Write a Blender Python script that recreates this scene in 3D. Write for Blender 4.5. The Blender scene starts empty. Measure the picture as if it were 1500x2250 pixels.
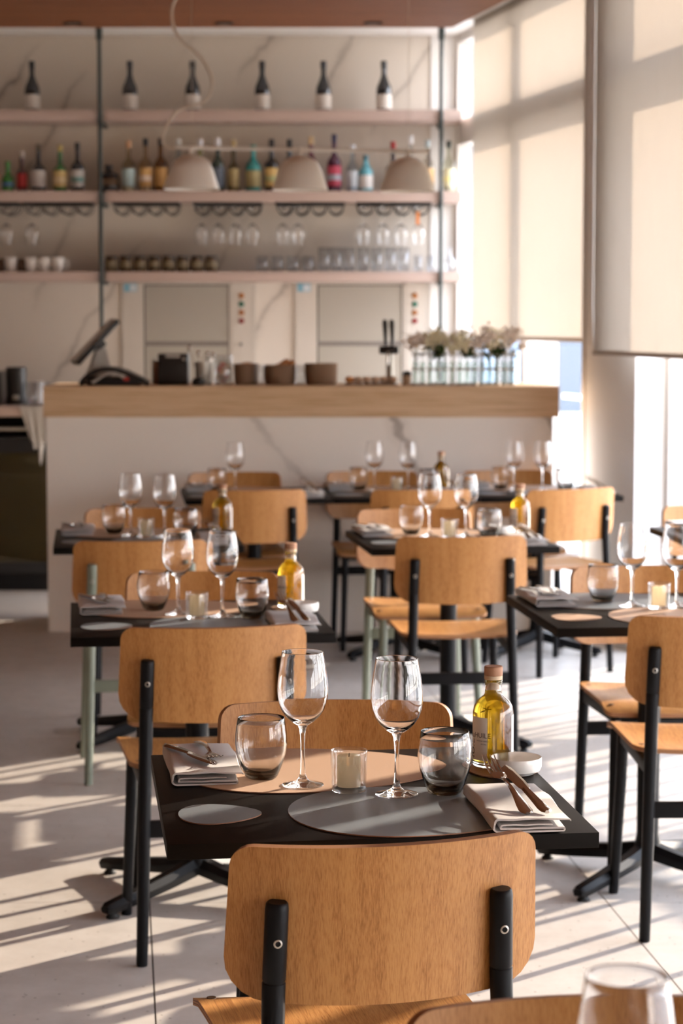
import bpy, bmesh, math, random
from mathutils import Vector, Matrix, Euler
random.seed(7)
PI = math.pi
scene = bpy.context.scene
COL = scene.collection

# ------------------------------------------------------------------ camera, light, exposure
cam_data = bpy.data.cameras.new('camera')
cam = bpy.data.objects.new('camera', cam_data); COL.objects.link(cam)
cam.location = (0, 0, 1.52)
cam.rotation_euler = (PI/2 - math.atan(420/4850), 0, 0)
cam_data.sensor_fit = 'VERTICAL'; cam_data.sensor_height = 36; cam_data.sensor_width = 24
cam_data.lens = 4850/2250*36
cam_data.dof.use_dof = True
cam_data.dof.focus_distance = 3.5
cam_data.dof.aperture_fstop = 6.8
cam_data.clip_end = 300
scene.camera = cam

SUN_DIR = Vector((.73, .68, math.tan(math.radians(17.5)))).normalized()   # towards the sun
sun = bpy.data.lights.new('sun', 'SUN'); sun.energy = 10.5; sun.angle = math.radians(.6); sun.color = (1.0, .84, .66)
so = bpy.data.objects.new('sun', sun); COL.objects.link(so)
so.rotation_euler = (-SUN_DIR).to_track_quat('-Z', 'Y').to_euler(); so.location = (12, 12, 6)

world = bpy.data.worlds.new('sky'); scene.world = world; world.use_nodes = True
wn = world.node_tree.nodes; wl = world.node_tree.links
bg = wn['Background']; bg.inputs['Strength'].default_value = 10.5
tc = wn.new('ShaderNodeTexCoord'); sx = wn.new('ShaderNodeSeparateXYZ'); cr = wn.new('ShaderNodeValToRGB')
wl.new(tc.outputs['Generated'], sx.inputs[0]); wl.new(sx.outputs['Z'], cr.inputs[0]); wl.new(cr.outputs[0], bg.inputs['Color'])
cr.color_ramp.elements[0].position = 0.0; cr.color_ramp.elements[0].color = (.98, .90, .80, 1)
cr.color_ramp.elements[1].position = .5; cr.color_ramp.elements[1].color = (.64, .72, .85, 1)
e = cr.color_ramp.elements.new(.12); e.color = (.88, .87, .88, 1)

vs = scene.view_settings
vs.view_transform = 'Standard'; vs.look = 'None'; vs.gamma = 1; vs.use_curve_mapping = False
vs.exposure = 0.38
cy = scene.cycles
cy.use_denoising = True
cy.max_bounces = 14; cy.transmission_bounces = 14; cy.transparent_max_bounces = 16
cy.glossy_bounces = 6; cy.diffuse_bounces = 5; cy.volume_bounces = 0
cy.caustics_refractive = True; cy.caustics_reflective = False
cy.blur_glossy = .6
cy.sample_clamp_indirect = 25

# ------------------------------------------------------------------ materials
MATS = {}
def M(name, col=(.8, .8, .8), rough=.5, metal=0., spec=.5, trans=0., ior=1.45, coat=0.):
    if name in MATS: return MATS[name]
    m = bpy.data.materials.new(name); m.use_nodes = True
    b = m.node_tree.nodes['Principled BSDF']
    b.inputs['Base Color'].default_value = (*col, 1); b.inputs['Roughness'].default_value = rough
    b.inputs['Metallic'].default_value = metal; b.inputs['Specular IOR Level'].default_value = spec
    b.inputs['Transmission Weight'].default_value = trans; b.inputs['IOR'].default_value = ior
    b.inputs['Coat Weight'].default_value = coat
    MATS[name] = m
    return m
def NT(m): return m.node_tree, m.node_tree.nodes['Principled BSDF']
def node(nt, t, **kw):
    n = nt.nodes.new(t)
    for k, v in kw.items():
        if hasattr(n, k) and k not in n.inputs: setattr(n, k, v)
        else: n.inputs[k].default_value = v
    return n
def coords(nt, scale=(1, 1, 1), rot=(0, 0, 0), out='Object'):
    t = nt.nodes.new('ShaderNodeTexCoord'); mp = nt.nodes.new('ShaderNodeMapping')
    mp.inputs['Scale'].default_value = scale; mp.inputs['Rotation'].default_value = rot
    nt.links.new(t.outputs[out], mp.inputs[0]); return mp.outputs[0]
def ramp(nt, src, stops):
    r = nt.nodes.new('ShaderNodeValToRGB'); nt.links.new(src, r.inputs[0])
    els = r.color_ramp.elements
    els[0].position = stops[0][0]; els[0].color = (*stops[0][1], 1)
    els[1].position = stops[-1][0]; els[1].color = (*stops[-1][1], 1)
    for p, c in stops[1:-1]:
        e = els.new(p); e.color = (*c, 1)
    return r.outputs[0]
def bump(nt, b, src, strength=.2, dist=.002):
    bp = nt.nodes.new('ShaderNodeBump'); bp.inputs['Strength'].default_value = strength; bp.inputs['Distance'].default_value = dist
    nt.links.new(src, bp.inputs['Height']); nt.links.new(bp.outputs[0], b.inputs['Normal'])

def wood(name, light, mid, dark, scale, rough=.42, spec=.5, bmp=.15):
    m = M(name, mid, rough, spec=spec); nt, b = NT(m)
    c = coords(nt, scale)
    n1 = node(nt, 'ShaderNodeTexNoise', Scale=3.0, Detail=5.0, Roughness=.62); nt.links.new(c, n1.inputs['Vector'])
    c2 = coords(nt, tuple(s*.12 for s in scale))
    n2 = node(nt, 'ShaderNodeTexNoise', Scale=2.2, Detail=3.0); nt.links.new(c2, n2.inputs['Vector'])
    mx = nt.nodes.new('ShaderNodeMath'); mx.operation = 'MULTIPLY_ADD'
    nt.links.new(n2.outputs[0], mx.inputs[0]); mx.inputs[1].default_value = .45
    nt.links.new(n1.outputs[0], mx.inputs[2])
    col = ramp(nt, mx.outputs[0], [(.55, dark), (.68, mid), (.85, light)])
    nt.links.new(col, b.inputs['Base Color']); bump(nt, b, n1.outputs[0], bmp, .0006)
    return m
OAK = ((.54, .265, .085), (.45, .20, .058), (.32, .13, .034))
oak_back = wood('oak veneer upright grain', *OAK, (230, 230, 3.0))
oak_seat = wood('oak veneer seat grain', *OAK, (150, 3.2, 150))
oak_slab = wood('pale oak slab', (.70, .50, .32), (.62, .42, .245), (.52, .33, .18), (1.2, 30, 30), .5)
ply_light = M('plywood edge light ply', (.45, .22, .095), .6)
ply_dark = M('plywood edge dark ply', (.20, .075, .03), .6)
soffit_wood = wood('reddish slatted wood', (.26, .095, .034), (.205, .070, .024), (.15, .046, .015), (2, 40, 40), .55)
soffit_gap = M('dark gap between slats', (.05, .02, .01), .9)

def marble(name, rot, base=(.64, .575, .50), vein=(.22, .18, .15), scale=.55):
    m = M(name, base, .35, spec=.4); nt, b = NT(m)
    c = coords(nt, (1, 1, 1), rot)
    nz = node(nt, 'ShaderNodeTexNoise', Scale=1.3, Detail=6.0, Roughness=.6); nt.links.new(c, nz.inputs['Vector'])
    ad = nt.nodes.new('ShaderNodeMixRGB'); ad.blend_type = 'LINEAR_LIGHT'; ad.inputs[0].default_value = .20
    nt.links.new(c, ad.inputs[1]); nt.links.new(nz.outputs['Color'], ad.inputs[2])
    wv = node(nt, 'ShaderNodeTexWave', Scale=scale, Distortion=1.6, Detail=3.0); wv.bands_direction = 'X'
    nt.links.new(ad.outputs[0], wv.inputs['Vector'])
    vein_line = ramp(nt, wv.outputs[0], [(.0, (.55, .55, .55)), (.006, (.4, .4, .4)), (.018, (0, 0, 0))])
    mk = node(nt, 'ShaderNodeTexNoise', Scale=.9, Detail=2.0); nt.links.new(c, mk.inputs['Vector'])
    mask = ramp(nt, mk.outputs[0], [(.44, (0, 0, 0)), (.62, (1, 1, 1))])
    ml = nt.nodes.new('ShaderNodeMath'); ml.operation = 'MULTIPLY'
    nt.links.new(vein_line, ml.inputs[0]); nt.links.new(mask, ml.inputs[1])
    wide = ramp(nt, wv.outputs[0], [(.0, (.16, .16, .16)), (.16, (0, 0, 0))])
    m2 = nt.nodes.new('ShaderNodeMath'); m2.operation = 'MULTIPLY_ADD'; m2.use_clamp = True
    nt.links.new(wide, m2.inputs[0]); nt.links.new(mask, m2.inputs[1]); nt.links.new(ml.outputs[0], m2.inputs[2])
    mix = nt.nodes.new('ShaderNodeMixRGB'); nt.links.new(m2.outputs[0], mix.inputs[0])
    mix.inputs[1].default_value = (*base, 1); mix.inputs[2].default_value = (*vein, 1)
    nt.links.new(mix.outputs[0], b.inputs['Base Color'])
    return m
marble_wall = marble('veined wall marble', (0, math.radians(-32), 0), scale=.75)
marble_bar = marble('veined counter marble', (0, math.radians(42), 0), base=(.87, .81, .74), scale=.6)

def terrazzo():
    m = M('terrazzo floor', (.6, .55, .5), .42, spec=.45); nt, b = NT(m)
    c = coords(nt)
    n = node(nt, 'ShaderNodeTexNoise', Scale=9.0, Detail=6.0, Roughness=.7); nt.links.new(c, n.inputs['Vector'])
    base = ramp(nt, n.outputs[0], [(.3, (.50, .455, .41)), (.7, (.61, .565, .52))])
    v = node(nt, 'ShaderNodeTexVoronoi', Scale=38.0); nt.links.new(c, v.inputs['Vector'])
    sp = ramp(nt, v.outputs['Distance'], [(.10, (1, 1, 1)), (.16, (0, 0, 0))])
    v2 = nt.nodes.new('ShaderNodeSeparateXYZ'); nt.links.new(v.outputs['Color'], v2.inputs[0])
    th = nt.nodes.new('ShaderNodeMath'); th.operation = 'GREATER_THAN'; th.inputs[1].default_value = .62; nt.links.new(v2.outputs[0], th.inputs[0])
    mm = nt.nodes.new('ShaderNodeMath'); mm.operation = 'MULTIPLY'; nt.links.new(sp, mm.inputs[0]); nt.links.new(th.outputs[0], mm.inputs[1])
    mx = nt.nodes.new('ShaderNodeMixRGB'); nt.links.new(mm.outputs[0], mx.inputs[0]); nt.links.new(base, mx.inputs[1]); mx.inputs[2].default_value = (.25, .21, .18, 1)
    nt.links.new(mx.outputs[0], b.inputs['Base Color'])
terrazzo()

paint = M('white paint', (.80, .78, .75), .7)
warm_wall = M('warm beige plaster', (.66, .54, .43), .85)
frame_paint = M('taupe window frame', (.66, .62, .58), .5)
white_metal = M('white powder coat', (.82, .80, .77), .4)
shelf_mat = M('taupe painted shelf', (.46, .345, .295), .55)
black_metal = M('black powder coat', (.007, .007, .008), .42, spec=.4, ior=1.28)
sage_metal = M('sage green powder coat', (.20, .225, .175), .4)
table_black = M('black linoleum tabletop', (.010, .0085, .0075), .42, spec=.4, ior=1.16)
nt, b = NT(table_black)
_c = coords(nt, (30, 3, 30)); _n = node(nt, 'ShaderNodeTexNoise', Scale=6.0, Detail=4.0); nt.links.new(_c, _n.inputs['Vector']); bump(nt, b, _n.outputs[0], .05, .0005)
rod_mat = M('dark green black rod', (.02, .03, .028), .45)
steel = M('polished cutlery steel', (.52, .485, .455), .08, metal=1.)
brushed = M('brushed stainless steel', (.40, .375, .33), .42, metal=.55)
pale_steel = M('pale painted steel panel', (.54, .49, .43), .45, metal=.2)
porcelain = M('white porcelain', (.85, .82, .78), .2)
linen = M('stone grey linen', (.60, .575, .56), .9, spec=.2)
nt, b = NT(linen)
_c = coords(nt, (1, 1, 1)); _n = node(nt, 'ShaderNodeTexWave', Scale=420.0); _n.bands_direction = 'DIAGONAL'; nt.links.new(_c, _n.inputs['Vector']); bump(nt, b, _n.outputs[0], .3, .0004)
def leather(name, col):
    m = M(name, col, .42, spec=.5); nt, b = NT(m)
    c = coords(nt); v = node(nt, 'ShaderNodeTexNoise', Scale=520.0, Detail=2.0); nt.links.new(c, v.inputs['Vector']); bump(nt, b, v.outputs[0], .35, .0006)
    return m
grey_leather = leather('blue grey leather', (.165, .188, .205))
beige_leather = leather('beige leather', (.50, .325, .215)); NT(beige_leather)[1].inputs['Roughness'].default_value = .6
leather_edge = M('raw leather edge', (.28, .14, .08), .7)
candle_wax = bpy.data.materials.new('ivory candle wax'); candle_wax.use_nodes = True
_nt = candle_wax.node_tree; _nt.nodes.clear(); _o = _nt.nodes.new('ShaderNodeOutputMaterial'); _t = _nt.nodes.new('ShaderNodeBsdfTranslucent'); _d = _nt.nodes.new('ShaderNodeBsdfDiffuse'); _x = _nt.nodes.new('ShaderNodeMixShader')
_t.inputs[0].default_value = (1, .90, .70, 1); _d.inputs[0].default_value = (.95, .84, .66, 1); _x.inputs[0].default_value = .8
_nt.links.new(_d.outputs[0], _x.inputs[1]); _nt.links.new(_t.outputs[0], _x.inputs[2]); _nt.links.new(_x.outputs[0], _o.inputs[0])
wick_mat = M('burnt wick', (.02, .02, .02), .9)
paper = M('cream label paper', (.80, .76, .70), .6)
ink = M('label ink', (.05, .05, .05), .6)
cork = M('beech stopper wood', (.42, .22, .13), .6)
cork_ring = M('pale cork', (.68, .52, .36), .7)
rubber = M('black rubber', (.02, .02, .02), .7)
blackplastic = M('black plastic', (.012, .011, .011), .35)
greyplastic = M('light grey plastic', (.42, .39, .35), .45)
cloth_white = M('white tea towel', (.75, .71, .66), .9)
basket_mat = M('brown woven basket', (.24, .15, .095), .85)
nt, b = NT(basket_mat)
_c = coords(nt); _n = node(nt, 'ShaderNodeTexChecker', Scale=110.0); nt.links.new(_c, _n.inputs['Vector']); bump(nt, b, _n.outputs['Fac'], .8, .002)
crust = M('bread crust', (.45, .19, .07), .7)
leaf_mat = M('dark green leaf', (.035, .075, .018), .5)
blossom_mat = M('cream blossom', (.92, .88, .66), .7)
blossom_pink = M('pale pink blossom', (.90, .82, .74), .7)
lamp_mat = M('warm white enamel', (.90, .86, .78), .35)
lamp_cord = M('cream textile cord', (.66, .57, .46), .7)

def glass(name, col=(1, 1, 1), ior=1.45, density=0., vcol=(1, 1, 1)):
    m = bpy.data.materials.new(name); m.use_nodes = True; nt = m.node_tree; nt.nodes.clear()
    o = nt.nodes.new('ShaderNodeOutputMaterial'); g = nt.nodes.new('ShaderNodeBsdfGlass')
    g.inputs['Color'].default_value = (*col, 1); g.inputs['IOR'].default_value = ior; g.inputs['Roughness'].default_value = .012
    nt.links.new(g.outputs[0], o.inputs['Surface'])
    if density:
        a = nt.nodes.new('ShaderNodeVolumeAbsorption'); a.inputs['Color'].default_value = (*vcol, 1); a.inputs['Density'].default_value = density
        nt.links.new(a.outputs[0], o.inputs['Volume'])
    MATS[name] = m; return m
clear_glass = glass('clear drinking glass')
smoke_glass = glass('smoke grey glass', (1, 1, 1), 1.45, 95, (.50, .44, .36))
oil_mat = glass('golden olive oil', (1, 1, 1), 1.40, 55, (.98, .86, 0.0))
_nt = oil_mat.node_tree; _g = [n for n in _nt.nodes if n.type == 'BSDF_GLASS'][0]; _o = [n for n in _nt.nodes if n.type == 'OUTPUT_MATERIAL'][0]
_t = _nt.nodes.new('ShaderNodeBsdfTranslucent'); _t.inputs[0].default_value = (1, .68, .03, 1); _x = _nt.nodes.new('ShaderNodeMixShader'); _x.inputs[0].default_value = .28
_nt.links.new(_g.outputs[0], _x.inputs[1]); _nt.links.new(_t.outputs[0], _x.inputs[2]); _nt.links.new(_x.outputs[0], _o.inputs['Surface'])
def pane_glass(name, tint=(1, 1, 1), refl=.06):
    m = bpy.data.materials.new(name); m.use_nodes = True; nt = m.node_tree; nt.nodes.clear()
    o = nt.nodes.new('ShaderNodeOutputMaterial'); t = nt.nodes.new('ShaderNodeBsdfTransparent'); g = nt.nodes.new('ShaderNodeBsdfGlossy')
    t.inputs[0].default_value = (*tint, 1); g.inputs['Roughness'].default_value = .02
    lw = nt.nodes.new('ShaderNodeLayerWeight'); lw.inputs[0].default_value = .5
    pw = nt.nodes.new('ShaderNodeMath'); pw.operation = 'POWER'; pw.inputs[1].default_value = 4.5; nt.links.new(lw.outputs['Facing'], pw.inputs[0])
    f = nt.nodes.new('ShaderNodeMath'); f.operation = 'MULTIPLY_ADD'; f.inputs[1].default_value = .85; f.inputs[2].default_value = refl*.6; nt.links.new(pw.outputs[0], f.inputs[0])
    x = nt.nodes.new('ShaderNodeMixShader'); nt.links.new(f.outputs[0], x.inputs[0]); nt.links.new(t.outputs[0], x.inputs[1]); nt.links.new(g.outputs[0], x.inputs[2])
    nt.links.new(x.outputs[0], o.inputs[0]); MATS[name] = m; return m
window_glass = pane_glass('window glass', (.97, .98, 1))
fridge_glass = pane_glass('dark fridge glass', (.6, .58, .5))
thin_glass = pane_glass('thin bar glass', (.95, .96, .97), .16)
def blind_fabric():
    m = bpy.data.materials.new('cream roller blind fabric'); m.use_nodes = True; nt = m.node_tree; nt.nodes.clear()
    o = nt.nodes.new('ShaderNodeOutputMaterial'); t = nt.nodes.new('ShaderNodeBsdfTranslucent'); d = nt.nodes.new('ShaderNodeBsdfDiffuse')
    n = node(nt, 'ShaderNodeTexNoise', Scale=1.0, Detail=2.0); nt.links.new(coords(nt, (300, 300, 6)), n.inputs['Vector'])
    c1 = ramp(nt, n.outputs[0], [(.3, (.60, .555, .505)), (.7, (.67, .625, .57))])
    nt.links.new(c1, t.inputs[0]); d.inputs[0].default_value = (.72, .67, .60, 1)
    x = nt.nodes.new('ShaderNodeMixShader'); x.inputs[0].default_value = .5
    nt.links.new(t.outputs[0], x.inputs[1]); nt.links.new(d.outputs[0], x.inputs[2]); nt.links.new(x.outputs[0], o.inputs[0])
    MATS['blind'] = m; return m
blind_mat = blind_fabric()

# ------------------------------------------------------------------ geometry helpers
def tag(o, label=None, cat=None, group=None, kind=None):
    if label: o['label'] = label
    if cat: o['category'] = cat
    if group: o['group'] = group
    if kind: o['kind'] = kind
    return o
def empty(name, loc=(0, 0, 0), rz=0, label=None, cat=None, group=None):
    o = bpy.data.objects.new(name, None); COL.objects.link(o); o.empty_display_size = .05
    o.location = loc; o.rotation_euler = (0, 0, rz)
    return tag(o, label, cat, group)
def obj(name, bm, mat, parent=None, smooth=True, loc=None):
    bmesh.ops.recalc_face_normals(bm, faces=bm.faces) if not getattr(bm, 'keep', False) else None
    me = bpy.data.meshes.new(name); bm.to_mesh(me); bm.free()
    for m in (mat if isinstance(mat, (list, tuple)) else [mat]): me.materials.append(m)
    o = bpy.data.objects.new(name, me); COL.objects.link(o)
    if parent: o.parent = parent
    if loc: o.location = loc
    if smooth:
        me.shade_smooth()
        try: me.set_sharp_from_angle(angle=math.radians(38))
        except Exception: pass
    return o
def struct(name, bm, mat, parent=None, smooth=False):
    o = obj(name, bm, mat, parent, smooth)
    if parent is None: o['kind'] = 'structure'
    return o
def copy_tree(o, parent=None):
    c = o.copy(); COL.objects.link(c)
    if parent: c.parent = parent
    for ch in list(o.children): copy_tree(ch, c)
    return c
def put(proto, first, loc, rz=0, label=None, group=None, rot=None):
    o = proto if first else copy_tree(proto)
    o.location = loc; o.rotation_euler = rot or (0, 0, rz)
    if label: o['label'] = label
    if group: o['group'] = group
    return o
def nb(): return bmesh.new()
def box(bm, lo, hi, mat=Matrix.Identity(4), bev=0, mi=0):
    vs_ = [bm.verts.new(mat @ Vector((x, y, z))) for x in (lo[0], hi[0]) for y in (lo[1], hi[1]) for z in (lo[2], hi[2])]
    fs = [bm.faces.new([vs_[i] for i in f]) for f in ((0, 1, 3, 2), (4, 6, 7, 5), (0, 4, 5, 1), (2, 3, 7, 6), (0, 2, 6, 4), (1, 5, 7, 3))]
    for f in fs: f.material_index = mi
    if bev:
        es = list({e for f in fs for e in f.edges})
        bmesh.ops.bevel(bm, geom=es, offset=bev, segments=2, affect='EDGES', profile=.6)
    return bm
def cbox(bm, c, s, **k): return box(bm, tuple(c[i]-s[i]/2 for i in range(3)), tuple(c[i]+s[i]/2 for i in range(3)), **k)
def lathe(bm, prof, seg=40, c=(0, 0, 0), mat=None, caps=False, mi=0, flip=False):
    rings = []
    for r, z in prof:
        if r < 1e-6: rings.append([bm.verts.new((c[0], c[1], c[2]+z))])
        else: rings.append([bm.verts.new((c[0]+r*math.cos(2*PI*i/seg), c[1]+r*math.sin(2*PI*i/seg), c[2]+z)) for i in range(seg)])
    for a, b2 in zip(rings, rings[1:]):
        if len(a) == 1 and len(b2) == 1: continue
        for i in range(seg):
            j = (i+1) % seg
            if len(a) == 1: f = (a[0], b2[j], b2[i])
            elif len(b2) == 1: f = (a[i], a[j], b2[0])
            else: f = (a[i], a[j], b2[j], b2[i])
            ff = bm.faces.new(f); ff.material_index = mi
    if caps:
        for R, rev in ((rings[0], True), (rings[-1], False)):
            if len(R) > 1: bm.faces.new(list(reversed(R)) if rev else R).material_index = mi
    if mat is not None:
        bmesh.ops.transform(bm, matrix=mat, verts=[v for R in rings for v in R])
    return rings
def tube(bm, pts, r, seg=14, caps=True, mi=0):
    pts = [Vector(p) for p in pts]; n = len(pts)
    rr = r if isinstance(r, (list, tuple)) else [r]*n
    up = None; rings = []
    for i, p in enumerate(pts):
        d = (pts[min(i+1, n-1)]-pts[max(i-1, 0)]).normalized()
        if up is None:
            up = d.orthogonal().normalized()
        up = (up - d*up.dot(d)).normalized(); s = d.cross(up)
        rings.append([bm.verts.new(p+(up*math.cos(2*PI*k/seg)+s*math.sin(2*PI*k/seg))*rr[i]) for k in range(seg)])
    for a, b2 in zip(rings, rings[1:]):
        for k in range(seg):
            j = (k+1) % seg
            bm.faces.new((a[k], a[j], b2[j], b2[k])).material_index = mi
    if caps:
        bm.faces.new(list(reversed(rings[0]))).material_index = mi; bm.faces.new(rings[-1]).material_index = mi
    return bm
def spline(pts, n=8):
    P = [Vector(p) for p in pts]; P = [2*P[0]-P[1]]+P+[2*P[-1]-P[-2]]; out = []
    for i in range(1, len(P)-2):
        for k in range(n):
            t = k/n; a, b2, c, d = P[i-1:i+3]
            out.append(.5*((2*b2)+(-a+c)*t+(2*a-5*b2+4*c-d)*t*t+(-a+3*b2-3*c+d)*t**3))
    out.append(P[-2]); return out
def sheet(bm, fn, us, vs_, nrm, th, layers=5, mi_edge=(1, 2)):
    """a bent board: fn(u,v) is its middle surface, nrm(u,v) its normal; edge faces alternate two plies"""
    L = []
    for k in range(layers+1):
        t = (k/layers-.5)*th
        L.append([[bm.verts.new(Vector(fn(u, v))+Vector(nrm(u, v))*t) for u in us] for v in vs_])
    nu, nv = len(us), len(vs_)
    for lay, rev in ((L[0], True), (L[-1], False)):
        for i in range(nv-1):
            for j in range(nu-1):
                q = [lay[i][j], lay[i][j+1], lay[i+1][j+1], lay[i+1][j]]
                bm.faces.new(q if not rev else q[::-1])
    loop = [(0, j) for j in range(nu)]+[(i, nu-1) for i in range(1, nv)]+[(nv-1, j) for j in range(nu-2, -1, -1)]+[(i, 0) for i in range(nv-2, 0, -1)]
    for k in range(layers):
        for a in range(len(loop)):
            i, j = loop[a]; i2, j2 = loop[(a+1) % len(loop)]
            f = bm.faces.new((L[k][i][j], L[k][i2][j2], L[k+1][i2][j2], L[k+1][i][j])); f.material_index = mi_edge[k % 2]
    return bm
def corner_rows(h0, h1, r0, r1):
    """row positions between h0 and h1, crowded towards rounded ends"""
    rows = [h0 + r0*(1-math.cos(a*PI/2/5)) for a in range(6)]
    rows += [h0+r0+(h1-r1-h0-r0)*k/8 for k in range(1, 8)]
    rows += [h1 - r1 + r1*math.sin(a*PI/2/5) for a in range(6)]
    return rows
def inset_at(v, h0, h1, r0, r1):
    if v < h0+r0: d = h0+r0-v; return r0-math.sqrt(max(0, r0*r0-d*d))
    if v > h1-r1: d = v-(h1-r1); return r1-math.sqrt(max(0, r1*r1-d*d))
    return 0
def egg(a, b2, n=48, skew=.25):
    out = []
    for i in range(n):
        t = 2*PI*i/n
        out.append((a*math.cos(t), b2*math.sin(t)*(1-skew*math.cos(t))))
    return out
def slab_outline(bm, pts, z0, z1, top=0, side=1):
    A = [bm.verts.new((x, y, z0)) for x, y in pts]; B = [bm.verts.new((x, y, z1)) for x, y in pts]
    bm.faces.new(A[::-1]).material_index = top; bm.faces.new(B).material_index = top
    for i in range(len(pts)):
        j = (i+1) % len(pts)
        bm.faces.new((A[i], A[j], B[j], B[i])).material_index = side
    return bm
def text_mesh(body, size, depth=.0002):
    cu = bpy.data.curves.new('lettering', 'FONT'); cu.body = body; cu.size = size; cu.extrude = depth; cu.align_x = 'CENTER'; cu.align_y = 'CENTER'; cu.resolution_u = 3
    o = bpy.data.objects.new('lettering', cu); COL.objects.link(o)
    bpy.context.view_layer.update()
    me = bpy.data.meshes.new_from_object(o.evaluated_get(bpy.context.evaluated_depsgraph_get()))
    bpy.data.objects.remove(o); return me

# ------------------------------------------------------------------ the setting
CX, CY = .711, 13.8                       # where marble wall and window front meet
FU = Vector((.21, -1, 0)).normalized()    # along the window front, towards the viewer
FN = Vector((1, .21, 0)).normalized()     # outwards
FM = Matrix(((FU.x, FN.x, 0, CX), (FU.y, FN.y, 0, CY), (0, 0, 1, 0), (0, 0, 0, 1)))
def fx(y): return CX + .21*(CY-y)
SLEN = 15.4  # window run length, set for the fill light near the camera

bm = nb()                                 # floor slabs with open joints
ys = [-3.2, -1.31, -.145, 1.02, 2.185, 3.35, 4.515, 5.68, 6.845, 8.01, 9.175, 10.34, 11.505, 12.67, 14.2]
xs = [-5.2, -4.1, -2.9, -1.7, -.5, .70, 1.9, 3.1, 4.6]
G = .002
A27 = .1  # joints lean like the tables do
for i in range(len(ys)-1):
    for j in range(len(xs)-1):
        def q(x, y): return (x - A27*(y-5.65), y)
        x0, x1, y0, y1 = xs[j]+G, xs[j+1]-G, ys[i]+G, ys[i+1]-G
        P4 = [q(x0, y0), q(x1, y0), q(x1, y1), q(x0, y1)]
        slab_outline(bm, P4, -.03, 0, 0, 0)
struct('floor', bm, MATS['terrazzo floor'])
bm = nb(); box(bm, (-6, -3.6, -.12), (5.4, 14.6, -.008)); struct('floor.001', bm, M('floor joint grout', (.12, .10, .09), .9))

ZC = 3.27
bm = nb(); box(bm, (-5.2, CY, 0), (CX+.02, CY+.2, ZC)); struct('wall_back', bm, marble_wall)
bm = nb(); box(bm, (-5.2, -3.2, 0), (-5.0, CY+.2, ZC)); struct('wall_left', bm, warm_wall)
bm = nb(); box(bm, (-5.2, -3.4, 0), (5.0, -3.2, ZC)); struct('wall_front', bm, warm_wall)
bm = nb(); slab_outline(bm, [(-5.2, -3.4), (fx(-3.4)+.3, -3.4), (fx(14.0)+.3, 14.0), (-5.2, 14.0)], ZC, ZC+.2, 0, 0); struct('ceiling', bm, paint)
# lowered slatted wood ceiling, its long edge parallel to the windows
bm = nb()
def edge_x(y): return .619+.21*(12.5-y)
y = 12.5; ZW = 3.15
for k in range(110):
    y1 = y-.048
    slab_outline(bm, [(-5.0, y1), (edge_x(y1), y1), (edge_x(y), y), (-5.0, y)], ZW, ZW+.03, 0, 0)
    y = y1-.008
yl = y
slab_outline(bm, [(-5.0, -3.2), (edge_x(-3.2), -3.2), (edge_x(yl), yl), (-5.0, yl)], ZW, ZW+.03, 0, 0)
slab_outline(bm, [(-5.0, -3.2), (edge_x(-3.2)-.003, -3.2), (edge_x(12.49)-.003, 12.49), (-5.0, 12.49)], ZW+.03, ZC, 1, 1)
struct('ceiling.001', bm, [soffit_wood, soffit_gap])
for i, x in enumerate((-1.476, -.642, .172)):
    bm = nb(); lathe(bm, [(0, -.006), (.052, -.006), (.052, .004), (0, .004)], 24)
    t = empty('recessed_downlight', (x, 12.3, ZW), 0, ('black recessed ceiling downlight %s' % ('left of the hanging lamp cord', 'between the lamp cord and the third bottle of the top shelf', 'nearest the window side of the wood ceiling')[i]), 'downlight', 'recessed downlights')
    obj('trim_ring', bm, black_metal, t)
    bm = nb(); lathe(bm, [(0, -.009), (.032, -.009), (.030, -.0065), (0, -.0065)], 20); obj('lens', bm, M('unlit downlight lens', (.10, .09, .08), .3), t)

# window front: sill beam, mullions, transom, head
MUL = [.03, 1.49, 3.02, 3.80, 5.2, 6.5, 7.7, 8.95, 9.9, 10.8, 12.6, 14.0, 15.4]
bm = nb()
box(bm, (0, 0, 0), (SLEN, .10, .06), FM); box(bm, (0, 0, 2.60), (SLEN, .19, 2.75), FM); box(bm, (0, 0, 3.22), (SLEN, .12, ZC), FM)
for s in MUL: box(bm, (s-.035, -.01, 0), (s+.035, .19 if s > 1 else .075, ZC), FM)
w = struct('window_1', bm, frame_paint)
bm = nb(); box(bm, (15.44, 0, 0), (17.4, .25, ZC), FM); struct('wall_right_added', bm, warm_wall)  # unseen end wall added to darken the room behind the camera
bm = nb()
for a, b2 in zip(MUL, MUL[1:]):
    for z0, z1 in ((.06, 2.60), (2.75, 3.22)):
        box(bm, (a+.035, .05, z0), (b2-.035, .056, z1), FM)
struct('window_1_glass', bm, window_glass, w)
bm = nb(); box(bm, (3.08, -.16, 0), (3.80, .0, ZC), FM, bev=.004); struct('wall_column', bm, M('bright white column paint', (.90, .89, .88), .6))
bm = nb(); box(bm, (3.03, -.165, 0), (3.078, .0, ZC), FM); struct('trim_1', bm, frame_paint)
bm = nb(); box(bm, (CX-.16-0, CY-.012, 0), (CX-.005, CY-.001, ZC)); struct('trim_2', bm, paint)

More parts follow.
